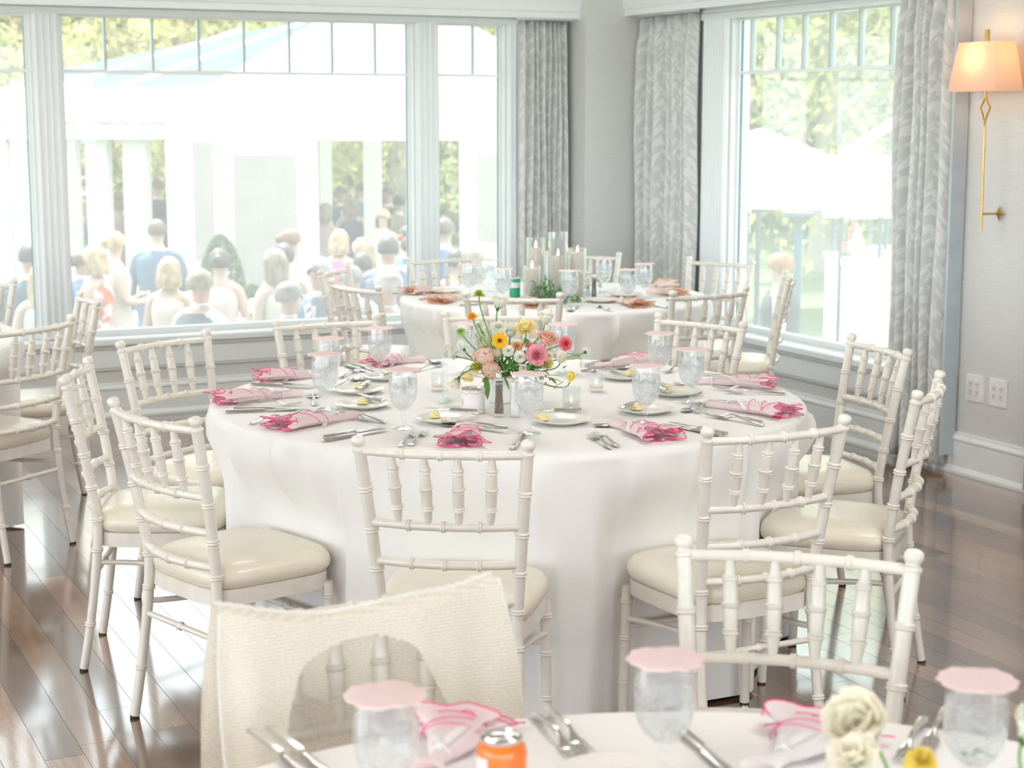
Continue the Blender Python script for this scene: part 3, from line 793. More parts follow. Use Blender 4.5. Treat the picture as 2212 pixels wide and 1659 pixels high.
PL = {'f': placer(fork_proto()), 's': placer(spoon_proto()), 'k': placer(knife_proto()), 'b': placer(knife_proto(.165, 'butter_knife'))}
LEN = {'f': .195, 's': .194, 'k': .232, 'b': .165}
def cut(kind, handle, tip, label, group, dz=0):
    a, b = T(*handle), T(*tip); d = b-a; u = d.normalized(); L = LEN[kind]
    # keep the real length; anchor the end that is nearer the camera
    c = a+u*L/2 if a.y < b.y else b-u*L/2
    if abs(d.length-L) < .06: c = (a+b)/2
    c.z = TZ+dz
    PL[kind](c, label, group, math.atan2(u.y, u.x)-PI/2)
GC = 'cutlery on the flower table'
cut('f', (861, 970), (900, 933), 'outer fork of the pair left of the pink napkin at the front centre place', GC)
cut('f', (883, 968), (923, 931), 'inner fork of the pair left of the pink napkin at the front centre place', GC)
cut('k', (1104, 976), (1136, 934), 'knife right of the ruffled napkin at the front centre place', GC)
cut('s', (1095, 925), (1000, 922), 'teaspoon lying behind the ruffled napkin at the front centre place', GC)
cut('k', (1030, 927), (1096, 936), 'small knife crossing behind the ruffled napkin at the front centre place', GC, .004)
cut('k', (701, 954), (835, 931), 'near knife of the pair left of the front centre chair post', GC)
cut('k', (708, 946), (825, 925), 'far knife of the pair left of the front centre chair post', GC)
cut('s', (831, 915), (773, 902), 'dessert spoon left of the second goblet from the left', GC)
cut('f', (771, 905), (803, 914), 'dessert fork crossed under the spoon beside the near-left napkin', GC, .002)
cut('f', (538, 918), (640, 896), 'outer fork left of the near-left magenta napkin', GC)
cut('f', (567, 922), (658, 897), 'inner fork left of the near-left magenta napkin', GC, .002)
cut('f', (610, 905), (696, 887), 'third fork reaching from under the near-left magenta napkin', GC)
cut('k', (489, 892), (655, 886), 'near knife in front of the leftmost pink napkin', GC)
cut('k', (508, 886), (670, 884), 'far knife in front of the leftmost pink napkin', GC)
cut('f', (502, 852), (590, 848), 'fork behind the leftmost pink napkin', GC)
cut('s', (680, 879), (675, 853), 'teaspoon standing point-on left of the leftmost goblet', GC)
cut('f', (600, 876), (655, 876), 'fork whose tines show past the leftmost pink napkin', GC, .002)
cut('k', (539, 831), (683, 840), 'near knife before the far-left napkin', GC)
cut('k', (568, 829), (690, 836), 'far knife before the far-left napkin', GC)
cut('s', (727, 837), (777, 820), 'spoon right of the leftmost goblet, bowl showing', GC)
cut('k', (746, 792), (812, 809), 'near knife behind the leftmost goblets', GC)
cut('k', (760, 789), (822, 805), 'far knife behind the leftmost goblets', GC)
cut('f', (740, 816), (772, 802), 'fork behind the leftmost goblets', GC)
cut('s', (905, 781), (957, 787), 'spoon left of the clear sign stand', GC)
cut('f', (902, 802), (955, 791), 'fork left of the clear sign stand', GC)
cut('f', (1319, 971), (1249, 928), 'near fork of the pair left of the near-right napkin', GC)
cut('f', (1334, 967), (1256, 924), 'far fork of the pair left of the near-right napkin', GC)
cut('k', (1558, 944), (1432, 919), 'near knife right of the near-right napkin, behind a chair post', GC)
cut('k', (1561, 941), (1454, 919), 'far knife right of the near-right napkin, behind a chair post', GC, .003)
cut('s', (1331, 922), (1276, 922), 'dessert spoon between the front goblet and the near-right napkin', GC)
cut('f', (1648, 921), (1496, 893), 'near fork before the right-end napkin', GC)
cut('f', (1640, 914), (1524, 900), 'far fork before the right-end napkin', GC, .002)
cut('k', (1690, 882), (1600, 876), 'near knife behind the right-end napkin', GC)
cut('k', (1706, 879), (1626, 873), 'far knife behind the right-end napkin', GC)
cut('s', (1516, 873), (1480, 891), 'teaspoon left of the right-end napkin', GC)
cut('f', (1505, 893), (1535, 872), 'dessert fork left of the right-end napkin', GC, .003)
cut('f', (1677, 852), (1578, 850), 'near fork before the far-right napkin', GC)
cut('f', (1672, 848), (1533, 841), 'far fork before the far-right napkin', GC, .002)
cut('f', (1514, 849), (1458, 830), 'fork behind the rightmost goblet', GC)
cut('k', (1636, 817), (1545, 812), 'knife behind the far-right napkin', GC)
cut('k', (1300, 782), (1258, 791), 'knife right of the white back-turned flower', GC)
cut('f', (1284, 804), (1266, 788), 'fork right of the white back-turned flower', GC)
cut('s', (1256, 803), (1300, 800), 'spoon right of the white back-turned flower', GC)
cut('f', (1465, 798), (1432, 808), 'fork behind the middle right goblets', GC)
GC2 = 'cutlery on the far candle table'
cut('k', (895, 637), (946, 638), 'knife at the left rim of the far table', GC2)
cut('k', (905, 649), (940, 645), 'knife left of the rust napkin, far table', GC2)
cut('k', (992, 661), (1040, 658), 'knife right of the rust napkin, far table', GC2)
cut('s', (1250, 664), (1228, 675), 'spoon in front of the candles, far table', GC2)
cut('f', (1325, 674), (1285, 662), 'fork right of centre, far table', GC2)
cut('f', (1312, 671), (1278, 658), 'second fork right of centre, far table', GC2)
cut('k', (1442, 666), (1392, 655), 'knife right of the apricot napkin, far table', GC2)
cut('s', (1490, 656), (1465, 652), 'spoon beside the right rim napkin, far table', GC2)
GC4 = 'cutlery on the nearest table'
cut('f', (1160, 1553), (1245, 1640), 'blurred fork left of the centre foreground goblet, the left one', GC4)
cut('f', (1190, 1545), (1262, 1628), 'blurred fork left of the centre foreground goblet, the right one', GC4, .002)
cut('k', (608, 1636), (690, 1700), 'blurred knife at the lower left, the left one', GC4)
cut('k', (655, 1634), (735, 1695), 'blurred knife at the lower left, the right one', GC4)
cut('f', (1988, 1570), (1950, 1640), 'shining blurred fork between white bloom and right goblet, left one', GC4)
cut('f', (2030, 1566), (1998, 1630), 'shining blurred fork between white bloom and right goblet, right one', GC4)
cut('k', (1530, 1632), (1600, 1690), 'blurred knife end right of the centre foreground goblet', GC4)

# ================================================================== PLATES AND BUTTER
def plate_proto():
    mb = MB(); mb.lathe([(.0005, .0045), (.045, .0045), (.054, .006), (.062, .0095), (.080, .0145), (.0845, .0155), (.085, .0145), (.080, .0115), (.062, .0055), (.050, .0015), (.048, 0), (.044, .0), (.043, .002), (.0005, .002)], 48)
    o = mb.build('bread_plate', M_china); tag(o, 'x', 'plate'); return (o, [])
pl = placer(plate_proto())
def butter_proto():
    mb = MB(); n = 40; prof = []
    vs_ = []
    for j in range(13):
        q = j/12; z = .002+.021*q; r0 = .0145*(1-q**2.4)+.0012+.0022*math.sin(q*PI*5)
        for k in range(n):
            a = 2*PI*k/n; r = max(.0003, r0*(1+.13*math.cos(6*a+q*5)))
            vs_.append((r*math.cos(a), r*math.sin(a), z))
    mb.add(vs_, [(i*n+k, i*n+(k+1) % n, (i+1)*n+(k+1) % n, (i+1)*n+k) for i in range(12) for k in range(n)]+[tuple(range(n))])
    o = mb.build('butter_rosette', M_butter); tag(o, 'x', 'butter'); return (o, [])
bu = placer(butter_proto())
for (x, y), (bx, by), kn, l in (((963, 911), (940, 906), ((1030, 902), (915, 896)), 'at the front centre place'),
        ((1213, 914), (1172, 912), ((1264, 899), (1128, 903)), 'between the front goblet and the ribbed votive'),
        ((785, 880), (783, 876), ((825, 880), (777, 865)), 'beside the near-left napkin'),
        ((773, 848), (777, 842), ((779, 851), (797, 835)), 'right of the leftmost goblet'),
        ((832, 819), (838, 812), ((824, 823), (858, 814)), 'behind the second goblet from the left'),
        ((1394, 891), (1375, 889), ((1345, 895), (1388, 876)), 'under the goblet right of the flowers'),
        ((1456, 853), (1441, 850), ((1426, 847), (1440, 862)), 'between the two right-hand goblets'),
        ((1347, 818), (1361, 815), ((1256, 804), (1358, 815)), 'behind the right-hand votive')):
    P = T(x, y); pl(P, 'cream bread plate '+l, 'bread plates on the flower table', RS.random()*6)
    b = T(bx, by); b.z = TZ+.0045; bu(b, 'yellow butter rosette on the bread plate '+l, 'butter rosettes on the flower table', RS.random()*6)
    cut('b', kn[0], kn[1], 'butter knife on the bread plate '+l, 'butter knives on the flower table', .016)
for x, y, l in ((1300, 652, 'cream plate before the dark pepper mill on the far table'), (1350, 640, 'plate at the right rear of the far table'), (960, 632, 'plate at the left rear of the far table')):
    pl(T(x, y), l, 'plates on the far table')
b = T(1246, 651); b.z += .0045; bu(b, 'butter rosette in front of the candles, far table')
pl(T(1330, 1700), 'blurred cream plate rim below the centre foreground goblet', 'plates on the nearest table')

# ================================================================== NAPKINS
def napkin(flare, knot, tail, label, group, body, border, seed, spread=.075, L=None):
    rs = random.Random(seed); f, k, t = T(*flare), T(*knot), T(*tail)
    u = (f-k); Lb = u.length; u.normalize(); w = Vector((-u.y, u.x, 0)); up = Vector((0, 0, 1))
    if L: Lb = L
    Lb = max(.10, min(Lb, .21)); tl = max(.03, min((k-t).length, .06))
    root = empty('napkin', label, 'napkin', Vector((k.x, k.y, TZ)), 0, group); o0 = Vector((k.x, k.y, TZ))
    n = 72; ph = rs.random()*6
    def sheet(scale, lift, rsd, us, rw, extra, nm, closed=True):
        vs_ = []
        for j, (q, hw, hh) in enumerate(us):
            ruff = .6*extra*max(0, q)**1.5
            for i in range(n):
                a = 2*PI*i/n; c, s = math.cos(a), math.sin(a)
                rr = 1+ruff*(.38*math.sin(5*a+rsd)+.22*math.sin(9*a+rsd*2.1))
                X = c*hw*scale*rr; Z = max(.0012, hh+s*hh*rr*.95*scale+lift)
                al = q*Lb+ruff*.035*(math.sin(3*a+rsd)+.5*math.cos(7*a))
                p = u*al+w*(X+.006*math.sin(4*q+ph)); p.z = Z; vs_.append(p)
        m_ = len(us)
        return vs_, [(j*n+i, j*n+(i+1) % n, (j+1)*n+(i+1) % n, (j+1)*n+i) for j in range(m_-1) for i in range(n)]
    us = [(-tl/Lb, .028, .012), (-tl/Lb*.7, .024, .012), (-tl/Lb*.35, .013, .010), (-.02, .010, .010), (.03, .011, .010), (.12, .024, .013), (.3, .034, .016), (.5, .040, .018), (.7, .047, .018), (.86, .056, .018), (1.0, spread*.86, .019)]
    mb = MB(); vs_, fs = sheet(1, 0, ph, us, 0, .9, 'a'); mb.add(vs_, fs); layers = [vs_[-n:]]
    us2 = [(q, a*.80, b*.8) for q, a, b in us[6:]]; us2[-1] = (.95, spread*.70, .016)
    v2, f2 = sheet(1, 0, ph+2, us2, 0, 1.0, 'b'); mb.add(v2, f2); layers.append(v2[-n:])
    us3 = [(q, a*.55, b*.65) for q, a, b in us[7:]]; us3[-1] = (.90, spread*.48, .012)
    v3, f3 = sheet(1, .0, ph+4.2, us3, 0, 1.0, 'c'); mb.add(v3, f3); layers.append(v3[-n:])
    mb.build('folded_cloth', body, root)
    br = MB()
    for vv in layers:
        br.tube([v+Vector((0, 0, .0004)) for v in vv]+[vv[0]], .0012, 5, cap=False)
    # edge lines that run back over the roll where the hem is wrapped
    for q0, sl in ((.62, .30), (.80, -.22), (.42, .2)):
        pts = []
        for i in range(16):
            a = -.1*PI+1.2*PI*i/15; q = q0+sl*(i/15-.5); hw = .047*(.7+.3*q)+.002
            p = u*(q*Lb)+w*(math.cos(a)*hw); p.z = .018+math.sin(a)*.0195+.0015; p.z = max(.002, p.z); pts.append(p)
        br.tube(pts, .0009, 5)
    br.build('stitched_border', border, root)
    rb = MB(); rb.tube([u*(.004)+w*(.0125*math.cos(2*PI*i/14))+up*(.0115+.0115*math.sin(2*PI*i/14)) for i in range(15)], .0035, 6, flat=.6)
    for s in (-1, 1):
        pts = [u*.004+up*.022]
        for i in range(1, 9): pts.append(u*(.012+.011*i)+w*(s*(.006*i+.004*math.sin(i)))+up*max(.003, .026+.010*math.sin(i*.5)-.003*i*(s > 0)))
        rb.tube(pts, [.003]+[.007]*7+[.006], 6, flat=.12, up=w)
    rb.ball(u*.004+up*.024, .006, 8)
    rb.build('ribbon', M_sheer, root)
    return root
GN = 'pink-edged napkins on the flower table'
for i, (a, b, c, l) in enumerate((((565, 822), (668, 817), (690, 812), 'pink-edged napkin at the far left behind the leftmost goblet'),
        ((472, 871), (612, 860), (658, 858), 'pink napkin at the left rim of the flower table'),
        ((588, 932), (731, 909), (770, 892), 'magenta-edged napkin at the near left before a bread plate'),
        ((1000, 966), (1009, 935), (1013, 920), 'ruffled magenta napkin pointing at the front centre chair'),
        ((1430, 953), (1350, 929), (1328, 920), 'magenta-edged napkin at the near right beside two forks'),
        ((1708, 903), (1571, 884), (1522, 881), 'long pink napkin at the right end of the flower table'),
        ((1664, 836), (1535, 831), (1507, 834), 'pink-edged napkin at the far right, before the right-hand chairs'),
        ((1392, 784), (1322, 794), (1312, 800), 'pink napkin behind the right-hand votive'),
        ((812, 790), (880, 784), (915, 790), 'pale pink napkin behind the goblet left of the flowers'))):
    napkin(a, b, c, l, GN, M_napkin, M_pink, i+1)
GN2 = 'apricot napkins on the far table'
for i, (a, b, c, l) in enumerate((((940, 656), (985, 648), (1000, 645), 'rust-edged napkin at the near left of the far table'),
        ((885, 636), (935, 632), (960, 630), 'pale apricot napkin at the left rim of the far table'),
        ((1400, 668), (1340, 655), (1325, 645), 'rust-edged napkin at the near right of the far table'),
        ((1150, 672), (1150, 655), (1150, 648), 'apricot napkin seen through the near chair of the far table'),
        ((1470, 640), (1420, 636), (1405, 634), 'apricot napkin at the right rim of the far table'),
        ((1440, 618), (1420, 622), (1405, 622), 'puffed pale apricot napkin at the rear right of the far table'))):
    napkin(a, b, c, l, GN2, M_naporange, M_orange, i+20)
napkin((1775, 1590), (1690, 1650), (1660, 1690), 'large blurred pink-edged napkin at the lower right', 'napkins on the nearest table', M_napwhite, M_pink, 33, .10)
napkin((1000, 1580), (950, 1650), (930, 1690), 'blurred pink-edged napkin beside the orange can', 'napkins on the nearest table', M_napkin, M_pink, 34, .09)
#PART3
# ================================================================== FLOWERS
def frame(axis, spin=0):
    z = Vector(axis).normalized(); x = Vector((0, 0, 1)).cross(z)
    if x.length < .05: x = Vector((1, 0, 0))
    x.normalize(); y = z.cross(x); M = Matrix((x, y, z)).transposed()
    return M@Matrix.Rotation(spin, 3, 'Z')
def petal(mb, M, o, ang, L, Wd, p0, p1, r0=.002, z0=0, cup=.25, tip=.6, ruffle=0, rs=random):
    nu, nv = 5, 4; ca_, sa_ = math.cos(ang), math.sin(ang); vs_ = []; r, z = r0, z0; ph = rs.random()*6
    for i in range(nu+1):
        u = i/nu; pit = p0+(p1-p0)*u
        if i: r += L/nu*math.cos(pit); z += L/nu*math.sin(pit)
        w = Wd*.5*(math.sin(PI*min(1, .12+.62*u**.9)) if u < .75 else math.sin(PI*(.12+.62*u**.9))**tip*(1 if tip < 1 else .8))
        if tip > 1 and u > .5: w *= max(.08, 1-(u-.5)*1.7)
        for j in range(nv+1):
            v = j/nv*2-1; X = r-cup*w*abs(v)**2*math.sin(pit); Z = z+cup*w*abs(v)**2*math.cos(pit)+(ruffle*L*math.sin(4*v+ph)*u*u)
            p = Vector((X*ca_-v*w*sa_, X*sa_+v*w*ca_, Z)); vs_.append(M@p+o)
    mb.add(vs_, [(i*(nv+1)+j, i*(nv+1)+j+1, (i+1)*(nv+1)+j+1, (i+1)*(nv+1)+j) for i in range(nu) for j in range(nv)])
def fcol(name, c, tr=.35): return fabric('petal_'+name, c, tuple(min(1, x*1.05) for x in c), tr)
M_stem = mat('green_stem', (.16, .34, .08), .5, var=.15)
M_leaf = fabric('green_leaf', (.10, .26, .07), (.25, .50, .08), .3)
M_leaf2 = fabric('grey_green_leaf', (.22, .40, .22), (.35, .55, .25), .3)
V0 = T(1083, 868)
def bloom(name, label, px, dy, D, axis, kind, m, m2=None, stem=True, group=None, seed=1, base=None, calyx=False):
    rs = random.Random(seed); c = aty(px[0], px[1], V0.y+dy); o = Vector((0, 0, 0))
    root = empty(name, label, 'flower', c, 0, group or 'blooms in the centre arrangement'); M = frame(axis, rs.random()*2); R = D/2*{'rose': 1.3, 'peony': 1.5, 'cup': 1.45, 'tulip': 1.45, 'hydrangea': 1.25}.get(kind, 1.15); mb = MB(); deg = math.radians
    cen = None
    def ring(n, L, Wd, p0, p1, r0=.001, z0=0, cup=.25, tip=.6, ruf=0, b=mb, j=.12):
        off = rs.random()*6
        for k in range(n):
            petal(b, M, o, off+2*PI*k/n+rs.uniform(-j, j), L*rs.uniform(.92, 1.05), Wd*rs.uniform(.9, 1.1), deg(p0+rs.uniform(-5, 5)), deg(p1+rs.uniform(-8, 8)), r0, z0, cup, tip, ruf, rs)
    if kind == 'zinnia':
        for i in range(5): ring(18-i*2, R*(1-.16*i), R*.30, 2+14*i, -12+12*i, .001, .001+.0025*i)
        cen = MB(); cen.ball(M@Vector((0, 0, .011)), R*.25, 8, (1, 1, .8))
    elif kind == 'spiky':
        for i in range(6): ring(16, R*(1-.1*i), R*.18, -25+20*i, -35+22*i, .001, .001*i, .1, 1.3)
    elif kind == 'daisy':
        ring(16, R, R*.42, 12, -6, .002, 0, .15); ring(14, R*.86, R*.36, 22, 2, .002, .001, .15)
        cen = MB(); cen.ball(M@Vector((0, 0, .004)), R*.27, 10, (1, 1, .6))
        for k in range(26):
            a = k*2.4; q = R*.26*math.sqrt(k/26); cen.ball(M@Vector((q*math.cos(a), q*math.sin(a), .0075)), .0016, 5)
    elif kind == 'pompon':
        for i in range(8): ring(20-i, R*(1-.055*i), R*.30, -20+14*i, -28+17*i, .001, .0008*i, .3)
        cen = MB(); cen.ball(M@Vector((0, 0, R*.52)), R*.22, 8)
    elif kind == 'dahlia':
        for i in range(9): ring(20-i, R*(1-.075*i), R*.22, -12+11*i, 0+11*i, .001, .001*i, .5, .9)
        cen = MB(); cen.ball(M@Vector((0, 0, R*.30)), R*.18, 8)
    elif kind == 'rose':
        for i, (n, L, w, a, b) in enumerate(((5, 1.0, 1.05, 20, 8), (5, 1.0, 1.0, 42, 40), (5, .92, .9, 58, 70), (5, .82, .75, 70, 88), (4, .74, .6, 80, 98), (4, .68, .45, 86, 104), (3, .6, .3, 90, 106))):
            ring(n, R*L, R*w, a, b, .0015+.0, 0, .75, .5, .02)
    elif kind == 'peony':
        for i, (n, L, w, a, b) in enumerate(((6, 1.05, 1.1, 25, 55), (6, 1.05, 1.05, 45, 75), (6, .95, .9, 60, 92), (7, .85, .7, 70, 100), (8, .78, .5, 78, 95), (8, .70, .4, 84, 96))):
            ring(n, R*L, R*w, a, b, .002, 0, .8, .45, .05)
    elif kind == 'cup':
        for i, (n, L, w, a, b) in enumerate(((6, 1.25, 1.15, 45, 62), (5, 1.2, 1.1, 58, 60), (5, 1.1, .9, 68, 72), (4, .95, .7, 78, 84))):
            ring(n, R*L, R*w, a, b, .0015, 0, .6, .4, .05)
    elif kind == 'tulip':
        ring(3, R*1.7, R*1.25, 62, 100, .001, 0, .9, .6); ring(3, R*1.6, R*1.1, 70, 104, .001, 0, .9, .6)
    elif kind == 'hydrangea':
        for k in range(60):
            th = math.acos(1-1.5*(k+.5)/60); a = k*2.39996; d = Vector((math.sin(th)*math.cos(a), math.sin(th)*math.sin(a), math.cos(th))); d2 = M@d
            Mf = frame(d2, rs.random()*3); oo = d2*R*rs.uniform(.82, 1.0)
            for q in range(4): petal(mb, Mf, oo, q*PI/2, R*.22, R*.24, .1, -.2, .0004, 0, .2, .5, 0, rs)
    mb.build('petals', m, root)
    if cen: cen.build('flower_centre', m2 or m, root)
    if calyx:
        cb = MB()
        for k in range(6): petal(cb, M, o, k*PI/3, R*.75, R*.22, deg(35), deg(55), .001, -.003, .2, 1.2, 0, rs)
        cb.ball(M@Vector((0, 0, -.003)), .005, 8); cb.build('calyx', M_leaf, root)
    if stem:
        b = (base or (V0+Vector((rs.uniform(-.02, .02), rs.uniform(-.02, .02), .10))))-c; s0 = M@Vector((0, 0, -.002)); n0 = M@Vector((0, 0, -.05))
        pts = []
        for k in range(9):
            t = k/8; p = s0*(1-t)**2+(s0+n0)*2*t*(1-t)+b*t*t; pts.append(p)
        st = MB(); st.tube(pts, .0022 if D > .02 else .0012, 6); st.build('stem', M_stem, root)
    return root
FS = 5.925
def fz(x, y): return (940+x/FS, 600+y/FS)
lime, white = fcol('lime', (.62, .72, .12)), fcol('white', (.93, .93, .87))
ivory, pale = fcol('ivory', (.95, .92, .83), .5), fcol('butter', (.95, .85, .48))
green = fcol('pale_green', (.52, .68, .30)); gold = fcol('gold', (.97, .60, .04)); amber = fcol('amber', (.98, .55, .08))
peach = fcol('peach', (.94, .66, .56)); pinkm = fcol('pink', (.94, .50, .56)); coral = fcol('coral', (.93, .30, .36)); blush = fcol('blush', (.93, .70, .62))
apricot = fcol('apricot', (.95, .60, .36)); yel = fcol('yellow', (.96, .82, .25)); brown = mat('seed_brown', (.16, .06, .02), .8); cent = mat('yellow_green_centre', (.80, .80, .22), .7); antique = fcol('antique_pink', (.86, .64, .53))
bloom('zinnia', 'lime green zinnia on the tallest stem of the arrangement', fz(560, 225), .0, .036, (.05, -.1, 1), 'zinnia', lime, lime, seed=1)
bloom('lisianthus', 'white bloom highest in the arrangement, right of the lime zinnia', fz(800, 400), .02, .046, (.25, -.25, 1), 'cup', white, seed=2, calyx=True)
bloom('marigold', 'small orange-yellow flower side-on below the lime zinnia', fz(478, 510), .0, .030, (-.25, -.25, 1), 'zinnia', amber, amber, seed=3, calyx=True)
bloom('zinnia', 'white ruffled flower above the golden daisy', fz(815, 640), .02, .042, (-.1, -.8, .6), 'pompon', white, cent, seed=4)
bloom('zinnia', 'spiky pale green flower at the upper left of the arrangement', fz(330, 700), .0, .040, (-.35, -.55, .7), 'spiky', green, seed=5)
bloom('daisy', 'golden daisy with a dark brown centre', fz(825, 805), -.03, .040, (.05, -1, .15), 'daisy', gold, brown, seed=6)
bloom('button_mum', 'white button flower with yellow centre, upper left of two', fz(935, 935), -.03, .031, (.1, -1, .2), 'pompon', white, cent, seed=7)
bloom('button_mum', 'white button flower with yellow centre, lower right of two', fz(1085, 1015), -.035, .034, (.0, -1, .15), 'pompon', white, cent, seed=8)
bloom('ranunculus', 'pale yellow layered bloom at the top centre', fz(1160, 690), .0, .056, (-.1, -.45, .8), 'rose', pale, seed=9)
bloom('lisianthus', 'white bloom at the top right of the arrangement', fz(1400, 610), .02, .048, (.15, -.2, 1), 'cup', white, seed=10)
bloom('peony', 'large peach-pink peony right of the yellow bloom', fz(1415, 860), -.01, .054, (.2, -.45, .85), 'peony', peach, seed=11)
bloom('garden_rose', 'deep pink open rose at the right front of the arrangement', fz(1295, 1000), -.035, .052, (.1, -.95, .3), 'rose', pinkm, seed=12)
bloom('dahlia', 'coral-pink dahlia at the right of the arrangement', fz(1665, 845), .02, .041, (.45, -.85, .2), 'dahlia', coral, apricot, seed=13)
bloom('lisianthus', 'creamy white cupped bloom below the dahlia', fz(1600, 1090), -.01, .036, (.15, -.5, .8), 'tulip', ivory, seed=14)
bloom('scabiosa', 'white flower turned away at the far right, green calyx showing', fz(1925, 950), .0, .028, (.75, .5, .35), 'zinnia', white, cent, seed=15, calyx=True)
bloom('scabiosa', 'drooping white bud below the turned-away flower at the far right', fz(1870, 1060), .0, .018, (.2, -.2, -1), 'tulip', white, seed=16)
bloom('lisianthus', 'cream bloom hanging at the lower left over the tablecloth', fz(300, 1290), -.04, .038, (-.5, -.25, -.8), 'cup', ivory, seed=17, calyx=True)
bloom('lisianthus', 'pale yellow bloom drooping left of the blush cluster', fz(435, 1200), -.05, .034, (-.15, -.4, -.7), 'cup', pale, seed=18)
bloom('ranunculus', 'small yellow bloom tucked behind the blush cluster', fz(545, 1150), .0, .032, (-.3, -.7, .4), 'rose', yel, seed=19)
bloom('hydrangea', 'blush florets clustered at the centre left', fz(640, 1010), -.01, .052, (-.2, -.8, .6), 'hydrangea', blush, seed=20)
bloom('hydrangea', 'dusty antique pink florets hanging at the front left', fz(715, 1180), -.035, .048, (-.1, -.9, -.1), 'hydrangea', antique, seed=21)
bloom('hydrangea', 'creamy white floret cluster left of the golden daisy', fz(640, 840), .02, .036, (-.2, -.6, .8), 'hydrangea', fcol('cream_green', (.80, .80, .58)), seed=27)
bloom('scabiosa', 'tiny white flower at the far left edge, back turned', fz(250, 1010), .0, .022, (-.8, -.2, .1), 'zinnia', white, seed=22, calyx=True)
bloom('scabiosa', 'white half-open bloom at the left below the spiky green one', fz(365, 910), .0, .024, (-.4, -.3, .8), 'tulip', white, seed=23, calyx=True)
bloom('tulip', 'yellow tulip leaning over the ribbed votive', fz(1725, 1330), -.06, .026, (.2, -.2, 1), 'tulip', yel, seed=24)
bloom('ranunculus', 'small apricot bloom between golden daisy and rose', fz(1045, 880), .0, .022, (.1, -.8, .5), 'rose', apricot, seed=25)
bloom('lisianthus', 'pale yellow petals under the pink rose', fz(1400, 1120), -.01, .034, (.3, -.7, .3), 'cup', pale, seed=26)
bloom('ranunculus', 'small cream bloom right of the pink rose', fz(1445, 1010), .0, .022, (.2, -.8, .4), 'rose', ivory, seed=28)
bloom('zinnia', 'white flower at the back left behind the green sprays', fz(560, 620), .05, .030, (-.3, -.6, .5), 'pompon', white, seed=29)
bloom('hydrangea', 'pale blush florets at the left edge of the floret cluster', fz(545, 1000), .01, .034, (-.5, -.6, .5), 'hydrangea', fcol('pale_blush', (.92, .74, .68)), seed=30)
bloom('hydrangea', 'cream florets between the golden daisy and the blush cluster', fz(790, 960), .0, .030, (.1, -.8, .5), 'hydrangea', fcol('cream_floret', (.90, .82, .66)), seed=31)
bloom('garden_rose', 'small pink rosebud above the deep pink rose', fz(1195, 880), .0, .024, (.0, -.5, .8), 'rose', pinkm, seed=32)
bloom('lisianthus', 'white bloom behind the golden daisy', fz(960, 760), .04, .040, (.1, -.5, .8), 'cup', white, seed=33)
bloom('zinnia', 'white bloom low between the yellow petals and right leaves', fz(1130, 1160), -.03, .026, (.1, -.8, .3), 'pompon', ivory, cent, seed=34)
# foliage and berries of the arrangement
fol = empty('foliage_sprays', 'dark green leaves and fine filler sprays of the centre arrangement', 'foliage', V0+Vector((0, 0, .07)))
def leaf(mb, o, d, L, Wd, droop=.3, rs=random):
    d = Vector(d).normalized(); M = frame(Vector((0, 0, 1)).lerp(-d, .0) if abs(d.z) < .98 else Vector((0, 1, 0)))
    side = d.cross(Vector((0, 0, 1)));  side = side.normalized() if side.length > .05 else Vector((1, 0, 0)); nrm = side.cross(d)
    vs_ = []
    for i in range(7):
        u = i/6; w = Wd*.5*math.sin(PI*min(.985, u*.97+.02))**.8; c = o+d*L*u-Vector((0, 0, droop*L*u*u))
        for v in (-1, 0, 1): vs_.append(c+side*w*v+nrm*(abs(v)*w*.25))
    mb.add(vs_, [(i*3+j, i*3+j+1, i*3+j+4, i*3+j+3) for i in range(6) for j in range(2)])
rs = random.Random(4)
O = V0+Vector((0, 0, .07))
def lf(px0, px1, dy, wd, m, droop=.1):
    a = aty(*px0, V0.y+dy); b = aty(*px1, V0.y+dy-.015); mb = MB(); leaf(mb, a-O, b-a, (b-a).length, wd, droop); o = mb.build('leaf', m, fol)
for p0, p1, w in ((fz(650, 1250), fz(670, 1530), .020), (fz(700, 1270), fz(600, 1330), .018), (fz(870, 1240), fz(950, 1420), .012), (fz(900, 1150), fz(1050, 1130), .022),
                  (fz(950, 1050), fz(1000, 1180), .022), (fz(830, 1080), fz(760, 1000), .018), (fz(1350, 1260), fz(1640, 1310), .013), (fz(1480, 1290), fz(1550, 1350), .012),
                  (fz(1420, 1250), fz(1650, 1240), .010), (fz(1640, 1160), fz(1700, 1120), .016), (fz(520, 1230), fz(640, 1220), .012), (fz(600, 1280), fz(480, 1240), .012),
                  (fz(1150, 770), fz(1180, 850), .018), (fz(380, 960), fz(480, 1040), .010), (fz(1000, 1060), fz(920, 1180), .020), (fz(1230, 1080), fz(1180, 1190), .016)):
    lf(p0, p1, -.045, w, M_leaf)
bush = MB()
for k in range(420):
    c = aty(*fz(rs.uniform(620, 1420), rs.uniform(950, 1270)), V0.y+rs.uniform(-.01, .06))-O
    leaf(bush, c, (rs.uniform(-1, 1), rs.uniform(-1, .2), rs.uniform(-.6, .8)), rs.uniform(.012, .026), rs.uniform(.006, .012), .2)
tag(bush.build('inner_leaves', M_leaf, fol), kind='stuff')
sp = MB(); fl = MB()
